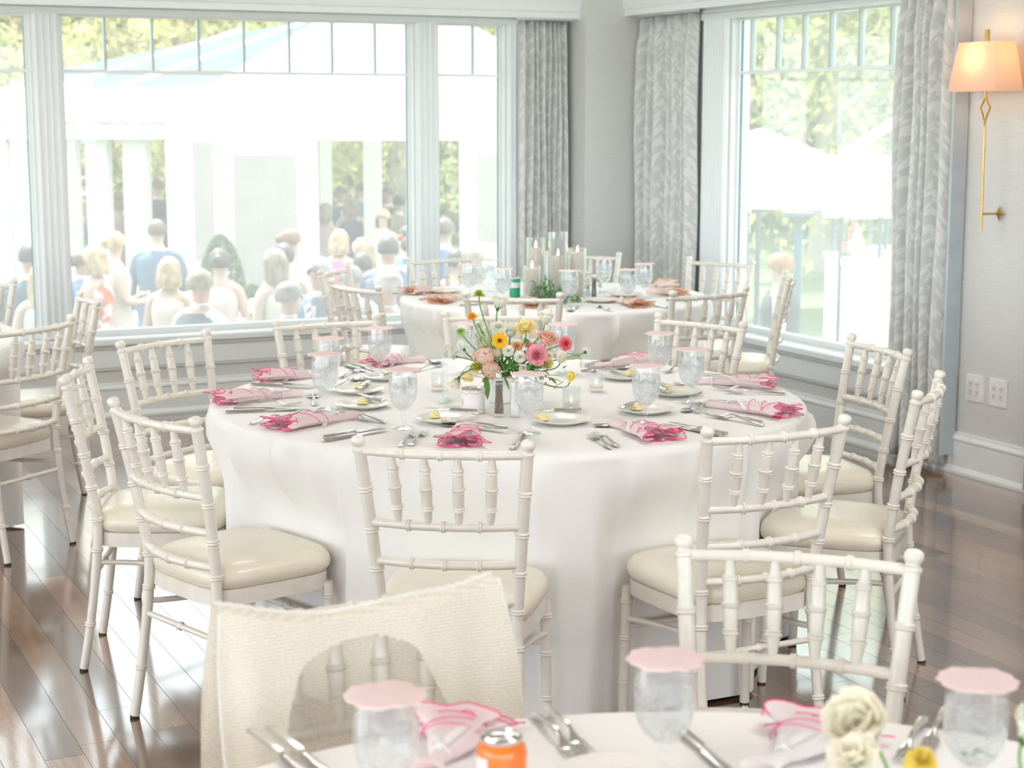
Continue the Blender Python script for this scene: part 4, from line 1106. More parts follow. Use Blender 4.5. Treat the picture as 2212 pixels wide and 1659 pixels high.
for k in range(16):
    a = O+Vector((rs.uniform(-.02, .02), 0, -.01)); b = aty(*fz(rs.uniform(500, 720), rs.uniform(560, 900)), V0.y+rs.uniform(-.02, .04))
    sp.tube([a-O, (a.lerp(b, .5)+Vector((0, 0, .01)))-O, b-O], .0008, 4)
    for q in range(14):
        t = rs.uniform(.5, 1.02); c = a.lerp(b, t)-O+Vector((rs.gauss(0, .006), rs.gauss(0, .006), rs.gauss(0, .006))); fl.ball(c, rs.uniform(.0012, .0024), 4)
tag(sp.build('spray_stems', M_stem, fol), kind='stuff'); tag(fl.build('spray_buds', fcol('bud', (.66, .72, .42)), fol), kind='stuff')
be = MB()
for x, y in ((1470, 1300), (1415, 1350), (620, 1290), (650, 1310), (945, 1270), (975, 1275)): be.ball(aty(*fz(x, y), V0.y-.05)-O, .0042, 8)
be.build('berries', mat('red_berry', (.68, .22, .12), .35), fol)
tw = MB()
for pts in (((1300, 1180), (1400, 1150), (1490, 1060)), ((330, 1230), (420, 1130), (620, 1105)), ((1520, 1430), (1550, 1380), (1640, 1330)), ((1670, 1030), (1760, 1010), (1850, 960)), ((1680, 1050), (1780, 1040), (1860, 1000)), ((240, 980), (290, 940), (330, 960))):
    tw.tube([aty(*fz(*p), V0.y-.035)-O for p in pts], .0012, 5)
tw.build('twigs', M_stem, fol)
vz = empty('flower_vase', 'white cylindrical vase holding the flowers', 'vase', V0)
mb = MB(); mb.lathe([(.001, 0), (.034, 0), (.036, .002), (.037, .05), (.0375, .078), (.038, .080), (.036, .081), (.034, .078), (.033, .05), (.001, .045)], 36); mb.build('vase_body', mat('white_ceramic', (.82, .85, .84), .3), vz)

# ================================================================== SMALL THINGS ON THE FLOWER TABLE
def votive(px, r, h, ribbed, label, group='glass votive candles'):
    root = empty('votive_candle', label, 'candle', T(*px), 0, group)
    mb = MB(); n = 72; prof = [(.001, .003), (r*.93, .003), (r*.96, .004), (r, .010), (r, h), (r*.93, h), (r*.92, .012), (.001, .011)]; vs_ = []
    for rr, z in prof:
        for k in range(n):
            a = 2*PI*k/n; q = rr*(1+(.03*math.cos(24*a) if ribbed and rr > r*.95 else 0)); vs_.append((q*math.cos(a), q*math.sin(a), z))
    m_ = len(prof); mb.add(vs_, [(i*n+k, i*n+(k+1) % n, (i+1)*n+(k+1) % n, (i+1)*n+k) for i in range(m_-1) for k in range(n)])
    mb.build('glass_cup', M_ribglass if ribbed else M_glass, root)
    mb = MB(); hh = .020 if not ribbed else .026; mb.lathe([(.001, .012), (r*.80, .012), (r*.82, .014), (r*.82, hh), (r*.5, hh-.002), (.001, hh-.001)], 24); mb.build('wax', M_wax, root)
    mb = MB(); mb.tube([(0, 0, hh-.002), (.0005, 0, hh+.004)], .0008, 5); mb.build('wick', M_black, root)
    mb = MB(); mb.tube([(0, 0, hh+.002), (0, 0, hh+.005), (0, 0, hh+.010), (0, 0, hh+.017)], [.0012, .0030, .0028, .0003], 8); mb.build('flame', M_flame, root)
votive((1288, 846), .0255, .060, False, 'round glass votive with a lit candle right of the flowers')
votive((1234, 889), .026, .073, True, 'ribbed glass votive with a lit candle before the yellow tulip')
votive((948, 843), .0255, .060, False, 'glass votive behind the clear sign stand')
# paint tin
tin = empty('paint_tin', 'small white tin with a wavy coral line and silver rim', 'tin', T(1022, 890))
mb = MB(); mb.lathe([(.001, 0), (.0345, 0), (.0355, .0015), (.0350, .003), (.0350, .066), (.0355, .068)], 40); mb.build('tin_body', mat('white_tin_label', (.88, .87, .87), .4), tin)
mb = MB(); mb.lathe([(.0355, .068), (.0368, .069), (.0368, .0715), (.0355, .073), (.031, .0725), (.030, .068), (.028, .067), (.001, .067)], 40); mb.build('metal_rim', M_steel, tin)
mb = MB(); mb.lathe([(.001, -.0008), (.0358, -.0008), (.0362, .0008), (.0355, .002)], 40); mb.build('bottom_seam', M_steel, tin)
for z0, sg in ((.060, 1), (.009, 1)):
    mb = MB(); mb.tube([(.0353*math.cos(a), .0353*math.sin(a), z0+.0026*sg*math.sin(7*a+1.2)) for a in np.linspace(0, 2*PI, 97)], .0006, 4, cap=False); mb.build('wavy_line', mat('coral_print', (.85, .30, .22), .5), tin)
mb = MB(); a0 = math.radians(205)
def onc(x, z): a = a0+x/.0353; return (.0354*math.cos(a), .0354*math.sin(a), z)
mb.tube([onc(-.002, .034), onc(.002, .037), onc(.005, .032), onc(.003, .024), onc(-.002, .022)], .0011, 5); mb.tube([onc(.001, .041), onc(.003, .0425)], .0013, 5)
mb.build('printed_letter', mat('coral_print', (.85, .30, .22), .5), tin)
# shakers
def shaker(px, fill, label, sc=1.0, group='salt and pepper shakers'):
    root = empty('shaker', label, 'shaker', T(*px), .1, group)
    def sq(prof, n=4):
        mb = MB(); vs_ = []; N_ = 16
        for r, z in prof:
            for k in range(N_):
                a = 2*PI*k/N_+PI/8; c, s = math.cos(a), math.sin(a); e = .45
                vs_.append((math.copysign(abs(c)**e, c)*r*sc, math.copysign(abs(s)**e, s)*r*sc, z*sc))
        mb.add(vs_, [(i*N_+k, i*N_+(k+1) % N_, (i+1)*N_+(k+1) % N_, (i+1)*N_+k) for i in range(len(prof)-1) for k in range(N_)]); return mb
    sq([(.001, 0), (.0165, 0), (.017, .003), (.0150, .03), (.0125, .065), (.0130, .09), (.0125, .106), (.0105, .110), (.001, .110)]).build('glass_body', M_glass, root)
    sq([(.001, .009), (.0122, .009), (.0125, .03), (.0098, .065), (.0105, .09), (.0103, .103), (.001, .103)]).build('contents', fill, root)
    mb = MB(); mb.lathe([(.0085*sc, .110*sc), (.0092*sc, .112*sc), (.0095*sc, .118*sc), (.0085*sc, .126*sc), (.005*sc, .1315*sc), (.0005, .133*sc)], 20); mb.build('metal_cap', M_steel, root)
pepper = mat('ground_pepper', (.20, .15, .11), .9, var=.3, vs_=500); salt = mat('table_salt', (.86, .86, .86), .9, var=.05, vs_=500)
shaker((1078, 899), pepper, 'tall glass pepper shaker in front of the flowers')
shaker((1112, 900), salt, 'glass salt shaker half behind the front goblet')
# clear sign stand, seen edge-on
st = empty('sign_stand', 'clear acrylic sign stand seen edge-on left of the white tin', 'sign', T(962, 867), math.radians(84))
mb = MB(); mb.box(-.045, .045, -.014, .014, 0, .006); mb.build('stand_base', M_acrylic, st, False)
mb = MB(); mb.add([(-.05, -.004, .006), (.05, -.004, .006), (.05, .004, .006), (-.05, .004, .006), (-.05, -.0015, .155), (.05, -.0015, .155), (.05, .0015, .155), (-.05, .0015, .155)],
       [(0, 1, 5, 4), (1, 2, 6, 5), (2, 3, 7, 6), (3, 0, 4, 7), (4, 5, 6, 7), (3, 2, 1, 0)]); mb.build('clear_panel', M_acrylic, st, False)

# ================================================================== FAR TABLE CENTREPIECE
M_cylinder = thin_glass('cylinder_glass', (.95, .97, .97), .8, .08, .06)
def hurricane(px, r, hg, rc, hc, label):
    root = empty('hurricane_candle', label, 'candle', T(*px), 0, 'pillar candles on the far table')
    mb = MB(); mb.lathe([(.001, 0), (r, 0), (r, hg), (r-.002, hg+.0005), (r-.0025, hg), (r-.0025, .006), (.001, .005)], 36); mb.build('glass_cylinder', M_cylinder, root)
    mb = MB(); mb.lathe([(.001, .006), (rc, .006), (rc, hc-.004), (rc-.004, hc), (rc*.6, hc-.005), (.001, hc-.006)], 28); mb.build('pillar_wax', M_wax, root)
    mb = MB(); mb.tube([(0, 0, hc-.006), (.001, 0, hc+.006)], .001, 5); mb.build('wick', M_black, root)
    mb = MB(); mb.tube([(0, 0, hc+.002), (0, 0, hc+.008), (0, 0, hc+.018), (.001, 0, hc+.033)], [.002, .0055, .005, .0004], 8); mb.build('flame', M_flame, root)
hurricane((1157, 640), .046, .285, .031, .235, 'pillar candle in a clear glass cylinder, left one at the back')
hurricane((1205, 642), .048, .315, .036, .200, 'pillar candle in the tallest glass cylinder')
hurricane((1247, 640), .045, .235, .031, .215, 'pillar candle in the rightmost glass cylinder')
hurricane((1149, 652), .042, .17, .032, .160, 'short pillar candle in front on the left')
gr = empty('greenery_garland', 'small-leaved green garland around the pillar candles', 'foliage', T(1200, 655))
rs = random.Random(9); g = MB(); s_ = MB(); O2 = T(1200, 655)
for k in range(46):
    q = rs.random(); x = 1142+q*(115+rs.random()*10); a = T(x, 652+rs.uniform(-6, 5)); hgt = .11*math.exp(-((x-1180)/38)**2)+.03
    b = a+Vector((rs.uniform(-.05, .05), rs.uniform(-.03, .03), rs.uniform(.3, 1)*hgt)); s_.tube([a-O2, b-O2], .0009, 4)
    for j in range(16):
        t = j/16+.03; d = Vector((rs.uniform(-1, 1), rs.uniform(-1, 1), rs.uniform(-.2, .9))); leaf(g, a.lerp(b, t)-O2, d, rs.uniform(.014, .022), rs.uniform(.009, .013), .1)
tag(s_.build('stems', M_stem, gr), kind='stuff'); tag(g.build('leaves', M_leaf2, gr), kind='stuff')
can = empty('drink_can', 'small can with a green label left of the candles on the far table', 'can', T(1112, 641))
mb = MB(); mb.lathe([(.001, 0), (.022, 0), (.026, .004), (.0265, .085), (.024, .092), (.0235, .094), (.021, .092), (.001, .091)], 24); mb.build('can_body', mat('green_can', (.03, .38, .20), .3), can)
mb = MB(); mb.lathe([(.0267, .045), (.0268, .046), (.0268, .070), (.0267, .071)], 24); mb.build('label_band', mat('white_print', (.85, .87, .85), .4), can)
mb = MB(); mb.lathe([(.0265, .084), (.0245, .091), (.0238, .0945), (.021, .0925), (.0005, .0925)], 24); mb.build('can_lid', M_steel, can)
shaker((1283, 646), pepper, 'dark pepper shaker right of the candles on the far table', .92)
shaker((1270, 643), salt, 'salt shaker beside the rightmost pillar candle', .8)
bt = MB()
for k, (x, y) in enumerate(((1268, 648), (1300, 646))):
    root = empty('bud_vase', ['clear bud vase with white blossom sprigs beside the pepper shaker, left', 'clear bud vase with white blossom sprigs beside the pepper shaker, right'][k], 'vase', T(x, y-4), 0, 'bud vases on the far table')
    mb = MB(); mb.lathe([(.001, 0), (.016, 0), (.018, .01), (.014, .05), (.010, .07), (.011, .08)], 18); mb.build('glass_vase', M_glass, root)
    mb = MB(); w = MB()
    for q in range(14):
        d = Vector((rs.gauss(0, .016), rs.gauss(0, .012), rs.uniform(.05, .13))); w.ball(d, .007, 6); leaf(mb, d-Vector((0, 0, .01)), (rs.uniform(-1, 1), rs.uniform(-1, 1), .2), .016, .009)
    mb.build('leaves', M_leaf2, root); w.build('blossoms', white, root)

# ================================================================== NEAREST TABLE
oc = atz(1083, 1590, TZ+.118); oc.z = TZ
can = empty('drink_can', 'orange drink can with a silver top in front of the shawl', 'can', oc)
mb = MB(); mb.lathe([(.001, .001), (.022, 0), (.026, .004), (.0315, .012), (.0315, .100), (.029, .108), (.0255, .114)], 32); mb.build('can_body', mat('orange_can', (.85, .18, .01), .25, 0, coat=.5), can)
mb = MB(); mb.lathe([(.0258, .1135), (.0265, .116), (.0265, .118), (.0250, .1185), (.0235, .1165), (.0225, .112), (.001, .112)], 32); mb.tube([(-.006, -.004, .1125), (.006, .004, .1135), (.012, .006, .1135)], [.004, .006, .003], 8, flat=.3); mb.build('can_lid', M_steel, can)
def band(a0, a1, z0, z1, name, m):
    mb = MB(); n = 12; vs_ = [(.0318*math.cos(a0+(a1-a0)*k/n), .0318*math.sin(a0+(a1-a0)*k/n), z) for z in (z0, z1) for k in range(n+1)]
    mb.add(vs_, [(k, k+1, n+2+k, n+1+k) for k in range(n)]); mb.build(name, m, can)
band(math.radians(195), math.radians(238), .045, .098, 'printed_panel', mat('grey_print', (.72, .72, .70), .35))
band(math.radians(262), math.radians(292), .045, .088, 'printed_mark', mat('pale_orange_print', (.92, .42, .20), .35))
band(math.radians(180), math.radians(360), .030, .042, 'magenta_stripe', mat('magenta_print', (.75, .03, .30), .35))
B4 = T(1980, 1760)
def fbloom(px, Y, D, ax, kind, m, label, seed):
    c = aty(*px, Y); global V0
    save = V0; V0 = Vector((c.x, Y, 0)); bloom('white_bloom', label, px, 0, D, ax, kind, m, cent, True, 'blooms on the nearest table', seed, base=c+Vector((.03, -.12, -.10)), calyx=True); V0 = save
fbloom((1880, 1592), 1.95, .074, (-.45, -.5, .55), 'cup', ivory, 'large blurred white bloom left of the right-hand goblet', 51)
fbloom((1848, 1650), 1.85, .05, (-.3, -.3, .8), 'rose', ivory, 'cream bloom at the bottom edge below the large white bloom', 52)
fbloom((2212, 1600), 1.9, .05, (.2, -.3, .6), 'cup', white, 'white bloom cut by the right edge', 53)
fbloom((1990, 1648), 1.85, .035, (.1, -.4, .8), 'pompon', yel, 'small yellow-green bloom at the bottom edge', 54)
fv = empty('foliage_sprays', 'blurred green leaves at the bottom right corner', 'foliage', aty(2180, 1640, 1.85)); g = MB()
for k in range(26): leaf(g, Vector((rs.uniform(-.12, .04), rs.uniform(-.03, .03), rs.uniform(-.09, .0))), (rs.uniform(-1, 1), rs.uniform(-1, 1), rs.uniform(-.2, 1)), .035, .014)
tag(g.build('leaves', M_leaf2, fv), kind='stuff')

# ---- crochet shawl over the chair back
def shawl():
    f = Vector((-math.sin(g1c.rotation_euler.z), math.cos(g1c.rotation_euler.z), 0))
    A, B = atz(488, 1318, .89), atz(1043, 1246, .89); c = (A+B)/2; ex = (B-A).normalized(); ey = Vector((-ex.y, ex.x, 0))
    if ey.y < 0: ey = -ey                                             # ey: away from the camera = behind the chair
    w = (B-A).length/2+.016
    def knit(name, lo, hi):
        def b(N, L):
            tc = N.new('ShaderNodeTexCoord'); mp = N.new('ShaderNodeMapping'); mp.inputs['Scale'].default_value = (240, 190, 1); L.new(tc.outputs['UV'], mp.inputs[0])
            v = N.new('ShaderNodeTexVoronoi'); v.inputs['Scale'].default_value = 1; v.inputs['Randomness'].default_value = .25; L.new(mp.outputs[0], v.inputs['Vector'])
            r = N.new('ShaderNodeMapRange'); r.inputs[1].default_value = .15; r.inputs[2].default_value = .5; r.inputs[3].default_value = lo; r.inputs[4].default_value = hi; L.new(v.outputs['Distance'], r.inputs[0])
            return mix(N, L, r.outputs[0], shader(N, 'Transparent', (1, 1, 1)), mix(N, L, .25, shader(N, 'Diffuse', (.90, .86, .76)), shader(N, 'Translucent', (.93, .88, .78))))
        return mixmat(name, b)
    Mb, Mf, Me = knit('open_crochet', .62, 1.0), knit('dense_crochet', .72, 1.0), mat('shawl_edge_yarn', (.92, .90, .85), .9, bump=.6, bs=400)
    root = empty('crochet_shawl', 'cream crochet shawl hung over the chair at the nearest table', 'shawl', c)
    O_ = c.copy()
    def topz(x): return .897-.030*(1-abs(x)**2.2)*1.0+.004*math.sin(5*x)
    def sheet(name, m, side, z1, inner, flare):
        nu, nv = 160, 90; vs_ = []; uv = []
        for j in range(nv+1):
            q = j/nv
            for i in range(nu+1):
                x = i/nu*2-1; t = topz(x)
                z = t-(t-z1)*q
                X = x*(w+flare*q+.006*math.sin(q*7)); Y = (.022+.02*q+.014*math.sin(9*x+4*q)*q) if side > 0 else -(.026+.13*min(.45, t-z)/.45+.020*math.sin(7*x+3*q)*q+.008*math.sin(23*x+3*q)*q)
                if q == 0: Y = 0
                vs_.append(c+ex*X+ey*Y+Vector((0, 0, z-c.z))-O_); uv.append((X, z))
        fs = []
        for j in range(nv):
            for i in range(nu):
                x = (i+.5)/nu*2-1; q = (j+.5)/nv
                if inner and not inner(x, q): continue
                fs.append((j*(nu+1)+i, j*(nu+1)+i+1, (j+1)*(nu+1)+i+1, (j+1)*(nu+1)+i))
        me = bpy.data.meshes.new(name); me.from_pydata(vs_, [], fs); me.update(); uvl = me.uv_layers.new(name='UVMap')
        for l in me.loops: uvl.data[l.index].uv = uv[l.vertex_index]
        me.polygons.foreach_set('use_smooth', [True]*len(me.polygons)); me.materials.append(m)
        o = bpy.data.objects.new(name, me); C.objects.link(o); o.parent = root; return o
    sheet('back_panel', Mb, 1, .33, None, .05)
    def keep(x, q):                                                   # the front hangs as two sleeves with an arched gap
        t = q-.075-.07*((x+.06)/.38)**2
        return not (t > 0 and -.43-.16*math.sin(min(1, max(0, q-.12)/.55)*PI) < x < .30+.85*(q-.12))
    sheet('front_panel', Mf, -1, .40, keep, .035)
    pts = []
    for i in range(81):
        x = i/40-1; pts.append(c+ex*(x*w)+Vector((0, 0, topz(x)+.002-c.z))-O_)
    mb = MB(); mb.tube([p+Vector((0, 0, .0012*math.sin(k*2.2))) for k, p in enumerate(pts)], .0042, 8)
    for s in (-1, 1):
        mb.tube([c+ex*(s*(w+.042*q+.004*math.sin(q*9)))+ey*(-.024-.13*min(.45, (topz(1)-.36)*q)/.45)+Vector((0, 0, topz(1)-(topz(1)-.36)*q-c.z))-O_ for q in np.linspace(0, 1, 40)], .0040, 6)
    mb.build('edging', Me, root)
shawl()
#PART4
# ================================================================== OUTSIDE
GZ = -1.15
mb = MB(); mb.add([(-90, 8, GZ), (90, 8, GZ), (90, 140, GZ), (-90, 140, GZ)], [(0, 1, 2, 3)])
o = struct(mb, 'ground', fabric('pale_lawn', (.115, .14, .08), (.1, .1, .1), .01))
mb = MB(); mb.add([(-90, -90, GZ), (90, -90, GZ), (90, 8, GZ), (-90, 8, GZ)], [(0, 1, 2, 3)]); struct(mb, 'ground_behind', mat('pale_terrace_and_lawn', (.35, .36, .30), .9))
bpy.data.objects['ground_behind'].name = 'ground'
mb = MB(); mb.box(S0, 0, -.14, D1, GZ, -.25, WA); struct(mb, 'foundation_wall', mat('pale_stone', (.6, .6, .58), .8))
M_tent = fabric('white_tent_fabric', (.88, .88, .87), (.88, .88, .85), .35); M_tgrey = fabric('grey_tent_roof', (.10, .118, .125), (.1, .12, .13), .05)
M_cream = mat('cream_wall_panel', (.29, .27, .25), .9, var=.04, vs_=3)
def P(x, y, Y): return aty(x, y, Y)
def slab(pts, th, up=(0, 0, 1)):
    mb = MB(); n = len(pts); u = Vector(up)*th
    mb.add(list(pts)+[p-u for p in pts], [tuple(range(n)), tuple(range(2*n-1, n-1, -1))]+[(i, (i+1) % n, n+(i+1) % n, n+i) for i in range(n)]); return mb
pav = empty('pavilion', 'long white pavilion with posts and grey and white roofs beyond the terrace', 'pavilion', (P(500, 300, 22).x, 22, GZ)); inv = Matrix.Translation(-pav.location)
def pp(mb, name, m):
    o = mb.build(name, m, pav, False); o.matrix_parent_inverse = inv; return o
def fan(pts, tris, th=.04):
    mb = MB(); n = len(pts); mb.add(list(pts)+[p-Vector((0, 0, th)) for p in pts], [tuple(t) for t in tris]+[tuple(n+i for i in reversed(t)) for t in tris]+[(i, (i+1) % n, n+(i+1) % n, n+i) for i in range(n)]); return mb
apex = P(705, 33, 28)
pp(fan([P(-130, 236, 21), P(430, 196, 21), apex, P(125, 150, 27)], [(0, 1, 2), (0, 2, 3)]), 'roof_slope', M_tgrey)
pp(fan([P(430, 196, 21), P(1250, 200, 21), P(1200, 150, 22), P(1030, 60, 26), apex], [(0, 1, 2), (0, 2, 3), (0, 3, 4)]), 'roof_slope', M_tent)
for a, b in (((200, 210, 20.9), (690, 37, 27.8)), ((20, 222, 20.9), (520, 66, 27.2))):
    mb = MB(); mb.tube([P(*a), P(*b)], .035, 6); pp(mb, 'roof_seam', M_tent)
mb = MB(); x0, x1 = P(-260, 250, 21).x, P(366, 250, 21).x
mb.box(x0, x1, 20.9, 21.1, P(0, 264, 21).z, P(0, 190, 21).z); pp(mb, 'fascia', M_tent)
mb = MB(); mb.box(x0, x1, 20.95, 21.2, P(0, 300, 21).z, P(0, 268, 21).z); pp(mb, 'beam', M_tent)
mb = MB(); mb.box(x0, x1, 20.9, 21.25, P(0, 281, 21).z, P(0, 277, 21).z); pp(mb, 'beam_shadow_moulding', mat('grey_shadow_line', (.62, .66, .68), .6))  # grey colour stands in for the shadow line along the beam
for a, b in ((-120, -95), (-60, -30), (-8, 24), (32, 65), (112, 168), (191, 236), (271, 320)):
    mb = MB(); xa, xb = P(a, 400, 21.4).x, P(b, 400, 21.4).x; mb.box(xa, xb, 21.3, 21.6, GZ, P(0, 300, 21).z); mb.box(xa-.04, xb+.04, 21.25, 21.65, P(0, 310, 21).z, P(0, 300, 21).z); pp(mb, 'post', M_tent)
# front wall with a wide doorway
zt = P(0, 189, 21).z
for a, b, z0, z1 in ((366, 688, GZ, zt), (994, 1300, GZ, zt), (688, 994, P(0, 302, 21).z, zt)):
    mb = MB(); mb.box(P(a, 400, 21).x, P(b, 400, 21).x, 20.82, 20.97, z0, z1); pp(mb, 'front_wall', M_tent)
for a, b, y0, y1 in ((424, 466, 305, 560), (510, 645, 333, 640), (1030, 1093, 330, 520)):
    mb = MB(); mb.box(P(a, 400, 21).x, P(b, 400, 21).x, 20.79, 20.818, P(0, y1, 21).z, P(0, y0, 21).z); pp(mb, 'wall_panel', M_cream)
for a, b in ((690, 714), (785, 822)):
    mb = MB(); mb.box(P(a, 400, 23).x, P(b, 400, 23).x, 23, 23.2, GZ, P(0, 295, 23).z); pp(mb, 'post', M_tent)
mb = MB(); mb.box(P(688, 0, 21.1).x, P(994, 0, 21.1).x, 20.98, 21.0, P(0, 304, 21).z, P(0, 300, 21).z); pp(mb, 'door_head_shadow', mat('grey_shadow_line', (.62, .66, .68), .6))  # grey strip painted in as shade under the doorway head

# ---- trees
M_foliage = []
for i, c in enumerate(((.36, .43, .17), (.52, .52, .22), (.64, .50, .28), (.11, .18, .09))):
    def b(N, L, c=c):
        g = N.new('ShaderNodeNewGeometry'); cr = N.new('ShaderNodeValToRGB'); e = cr.color_ramp.elements
        e[0].color = tuple(x*.45 for x in c)+(1,); e[1].color = tuple(min(1, x*1.25) for x in c)+(1,); L.new(g.outputs['Random Per Island'], cr.inputs[0])
        d = N.new('ShaderNodeBsdfDiffuse'); t = N.new('ShaderNodeBsdfTranslucent'); L.new(cr.outputs[0], d.inputs[0]); L.new(cr.outputs[0], t.inputs[0]); return mix(N, L, .4, d.outputs[0], t.outputs[0])
    M_foliage.append(mixmat('foliage_%d' % i, b))
M_bark = mat('grey_bark', (.30, .26, .22), .9, bump=.5, bs=8)
def tree(x, Y, h, r, mi, label, seed, z0=GZ):
    rs = random.Random(seed); root = empty('tree', label, 'tree', (x, Y, z0), 0, 'trees beyond the terrace')
    mb = MB(); mb.tube([(0, 0, 0), (.1, 0, h*.3), (-.05, .1, h*.6), (0, 0, h*.85)], [.28, .22, .14, .05], 8)
    for k in range(7):
        a = k*2.4; z = h*(.28+.07*k); mb.tube([(0, 0, z), (math.cos(a)*r*.5, math.sin(a)*r*.5, z+h*.12)], [.10, .03], 6)
    mb.build('trunk', M_bark, root)
    cl = [(Vector((rs.gauss(0, r*.48), rs.gauss(0, r*.35), h*.12+rs.random()*h*.85)), r*rs.uniform(.22, .42)) for _ in range(34)]
    mb = MB(); vs_ = []; fs = []
    for c, cr_ in cl:
        for k in range(150):
            d = Vector((rs.gauss(0, 1), rs.gauss(0, 1), rs.gauss(0, .8))).normalized()*cr_*rs.uniform(.6, 1.05); s = rs.uniform(.07, .17)
            u = Vector((rs.gauss(0, 1), rs.gauss(0, 1), rs.gauss(0, 1))).normalized(); w = u.cross(Vector((rs.gauss(0, 1), rs.gauss(0, 1), rs.gauss(0, 1)))).normalized()
            p = c+d; b0 = len(vs_); vs_ += [p-u*s, p-w*s*.5, p+u*s, p+w*s*.5]; fs.append((b0, b0+1, b0+2, b0+3))
    mb.add(vs_, fs); tag(mb.build('crown', M_foliage[mi], root, False), kind='stuff')
tl = ['pale leafy tree behind the pavilion roof at the far left', 'yellowing tree behind the pavilion seen above the left posts', 'pale tree behind the pavilion', 'tree seen through the pavilion doorway',
      'tree behind the right roof slope', 'tree behind the bare corner column', 'light yellow-green tree at the left of the right-hand window', 'tall green tree in the middle of the right-hand window',
      'darker green tree at the right of the right-hand window', 'tree beyond the right-hand curtain']
for i, (x, Y, h, r, mi) in enumerate(((-13, 36, 10, 4.2, 0), (-9.2, 38, 10, 4.4, 2), (-6.2, 35, 6.5, 3.6, 1), (-2.3, 34, 7, 3.6, 1), (1.2, 37, 9, 4.0, 0), (3.6, 40, 9, 3.6, 1),
                                      (5.6, 31, 9.5, 3.0, 1), (7.4, 33, 10.5, 3.2, 0), (9.6, 32, 10.5, 3.2, 3), (13, 34, 10, 4, 0))):
    tree(x, Y, h, r, mi, tl[i], 100+i)
hd = MB(); rs = random.Random(77); vs_ = []; fs = []
for k in range(42000):
    x = rs.uniform(-24, 24); p = Vector((x, 43+rs.uniform(-1.5, 1.5), GZ+9.5*rs.random()**.9)); s = rs.uniform(.18, .42)
    u = Vector((rs.gauss(0, 1), rs.gauss(0, 1), rs.gauss(0, 1))).normalized(); w = u.cross(Vector((rs.gauss(0, 1), rs.gauss(0, 1), rs.gauss(0, 1)))).normalized(); b0 = len(vs_)
    vs_ += [p-u*s, p-w*s*.6, p+u*s, p+w*s*.6]; fs.append((b0, b0+1, b0+2, b0+3))
hd.add(vs_, fs); tag(hd.build('woodland', M_foliage[1], None, False), 'pale woodland filling the distance behind the separate trees', 'woodland', kind='stuff')
def shrub(px, Y, h, r, label, cone=True, flowers=False):
    b = aty(px, 500, Y); root = empty('shrub', label, 'shrub', (b.x, Y, GZ)); rs = random.Random(int(px)); vs_ = []; fs = []
    for k in range(6000):
        t = rs.random(); z = h*t; rr = r*(math.sin(PI*min(1, .22+t*.78))**.5)*rs.uniform(.7, 1); a = rs.random()*2*PI; p = Vector((rr*math.cos(a), rr*math.sin(a), z+.12)); s = rs.uniform(.014, .026)
        u = Vector((rs.gauss(0, 1), rs.gauss(0, 1), rs.gauss(0, 1))).normalized(); w = u.cross(Vector((rs.gauss(0, 1), rs.gauss(0, 1), rs.gauss(0, 1)))).normalized(); b0 = len(vs_)
        vs_ += [p-u*s, p-w*s*.6, p+u*s, p+w*s*.6]; fs.append((b0, b0+1, b0+2, b0+3))
    mb = MB(); mb.add(vs_, fs); tag(mb.build('leaf_mass', M_foliage[3], root, False), kind='stuff')
    mb = MB(); mb.lathe([(.001, 0), (.15, 0), (.2, .2), (.21, .22), (.001, .2)], 16); mb.build('planter', M_cream, root)
    if flowers:
        mb = MB()
        for k in range(40): a = rs.random()*6.28; mb.ball((r*.9*math.cos(a), r*.9*math.sin(a), h*rs.uniform(.4, 1)), .045, 6)
        mb.build('blossoms', white, root)
shrub(476, 19, 1.36, .30, 'clipped cone-shaped green shrub between the pavilion panels'); shrub(543, 17.5, .95, .24, 'potted white-flowering shrub behind the blush dresses', flowers=True)

# ---- right-hand window: parasol, bar, lamp post, torches
um = empty('market_parasol', 'large white parasol outside the right-hand window', 'parasol', (P(1640, 400, 19).x, 19, GZ)); inv = Matrix.Translation(-um.location)
ap = Vector((0, 0, P(0, 276, 19).z-GZ)); rim = P(0, 405, 19).z-GZ; mb = MB(); n = 8; vs_ = [tuple(ap)]
for k in range(n): a = 2*PI*k/n+.2; vs_.append((1.75*math.cos(a), 1.75*math.sin(a), rim))
for k in range(n): a = 2*PI*k/n+.2; vs_.append((1.75*math.cos(a), 1.75*math.sin(a), rim-.15))
mb.add(vs_, [(0, 1+k, 1+(k+1) % n) for k in range(n)]+[(1+k, n+1+k, n+1+(k+1) % n, 1+(k+1) % n) for k in range(n)]); o = mb.build('canopy', M_tent, um, False)
mb = MB(); mb.tube([(0, 0, 0), (0, 0, ap.z)], .03, 8); mb.build('pole', mat('grey_pole', (.09, .10, .115), .7), um)
for k in range(n):
    a = 2*PI*k/n+.2; mb = MB(); mb.tube([(0, 0, ap.z-.06), (1.72*math.cos(a), 1.72*math.sin(a), rim-.03)], .012, 5); mb.build('rib', M_tent, um)
u2 = empty('market_parasol', 'second white parasol sloping down to the right-hand curtain', 'parasol', (P(1860, 400, 24).x, 24, GZ))
ap2 = P(0, 325, 24).z-GZ; rim2 = P(0, 425, 24).z-GZ; mb = MB(); vs_ = [(0, 0, ap2)]+[(2.1*math.cos(2*PI*k/n), 2.1*math.sin(2*PI*k/n), rim2+.2) for k in range(n)]+[(2.1*math.cos(2*PI*k/n), 2.1*math.sin(2*PI*k/n), rim2-.02) for k in range(n)]
mb.add(vs_, [(0, 1+k, 1+(k+1) % n) for k in range(n)]+[(1+k, n+1+k, n+1+(k+1) % n, 1+(k+1) % n) for k in range(n)]); mb.build('canopy', M_tent, u2, False)
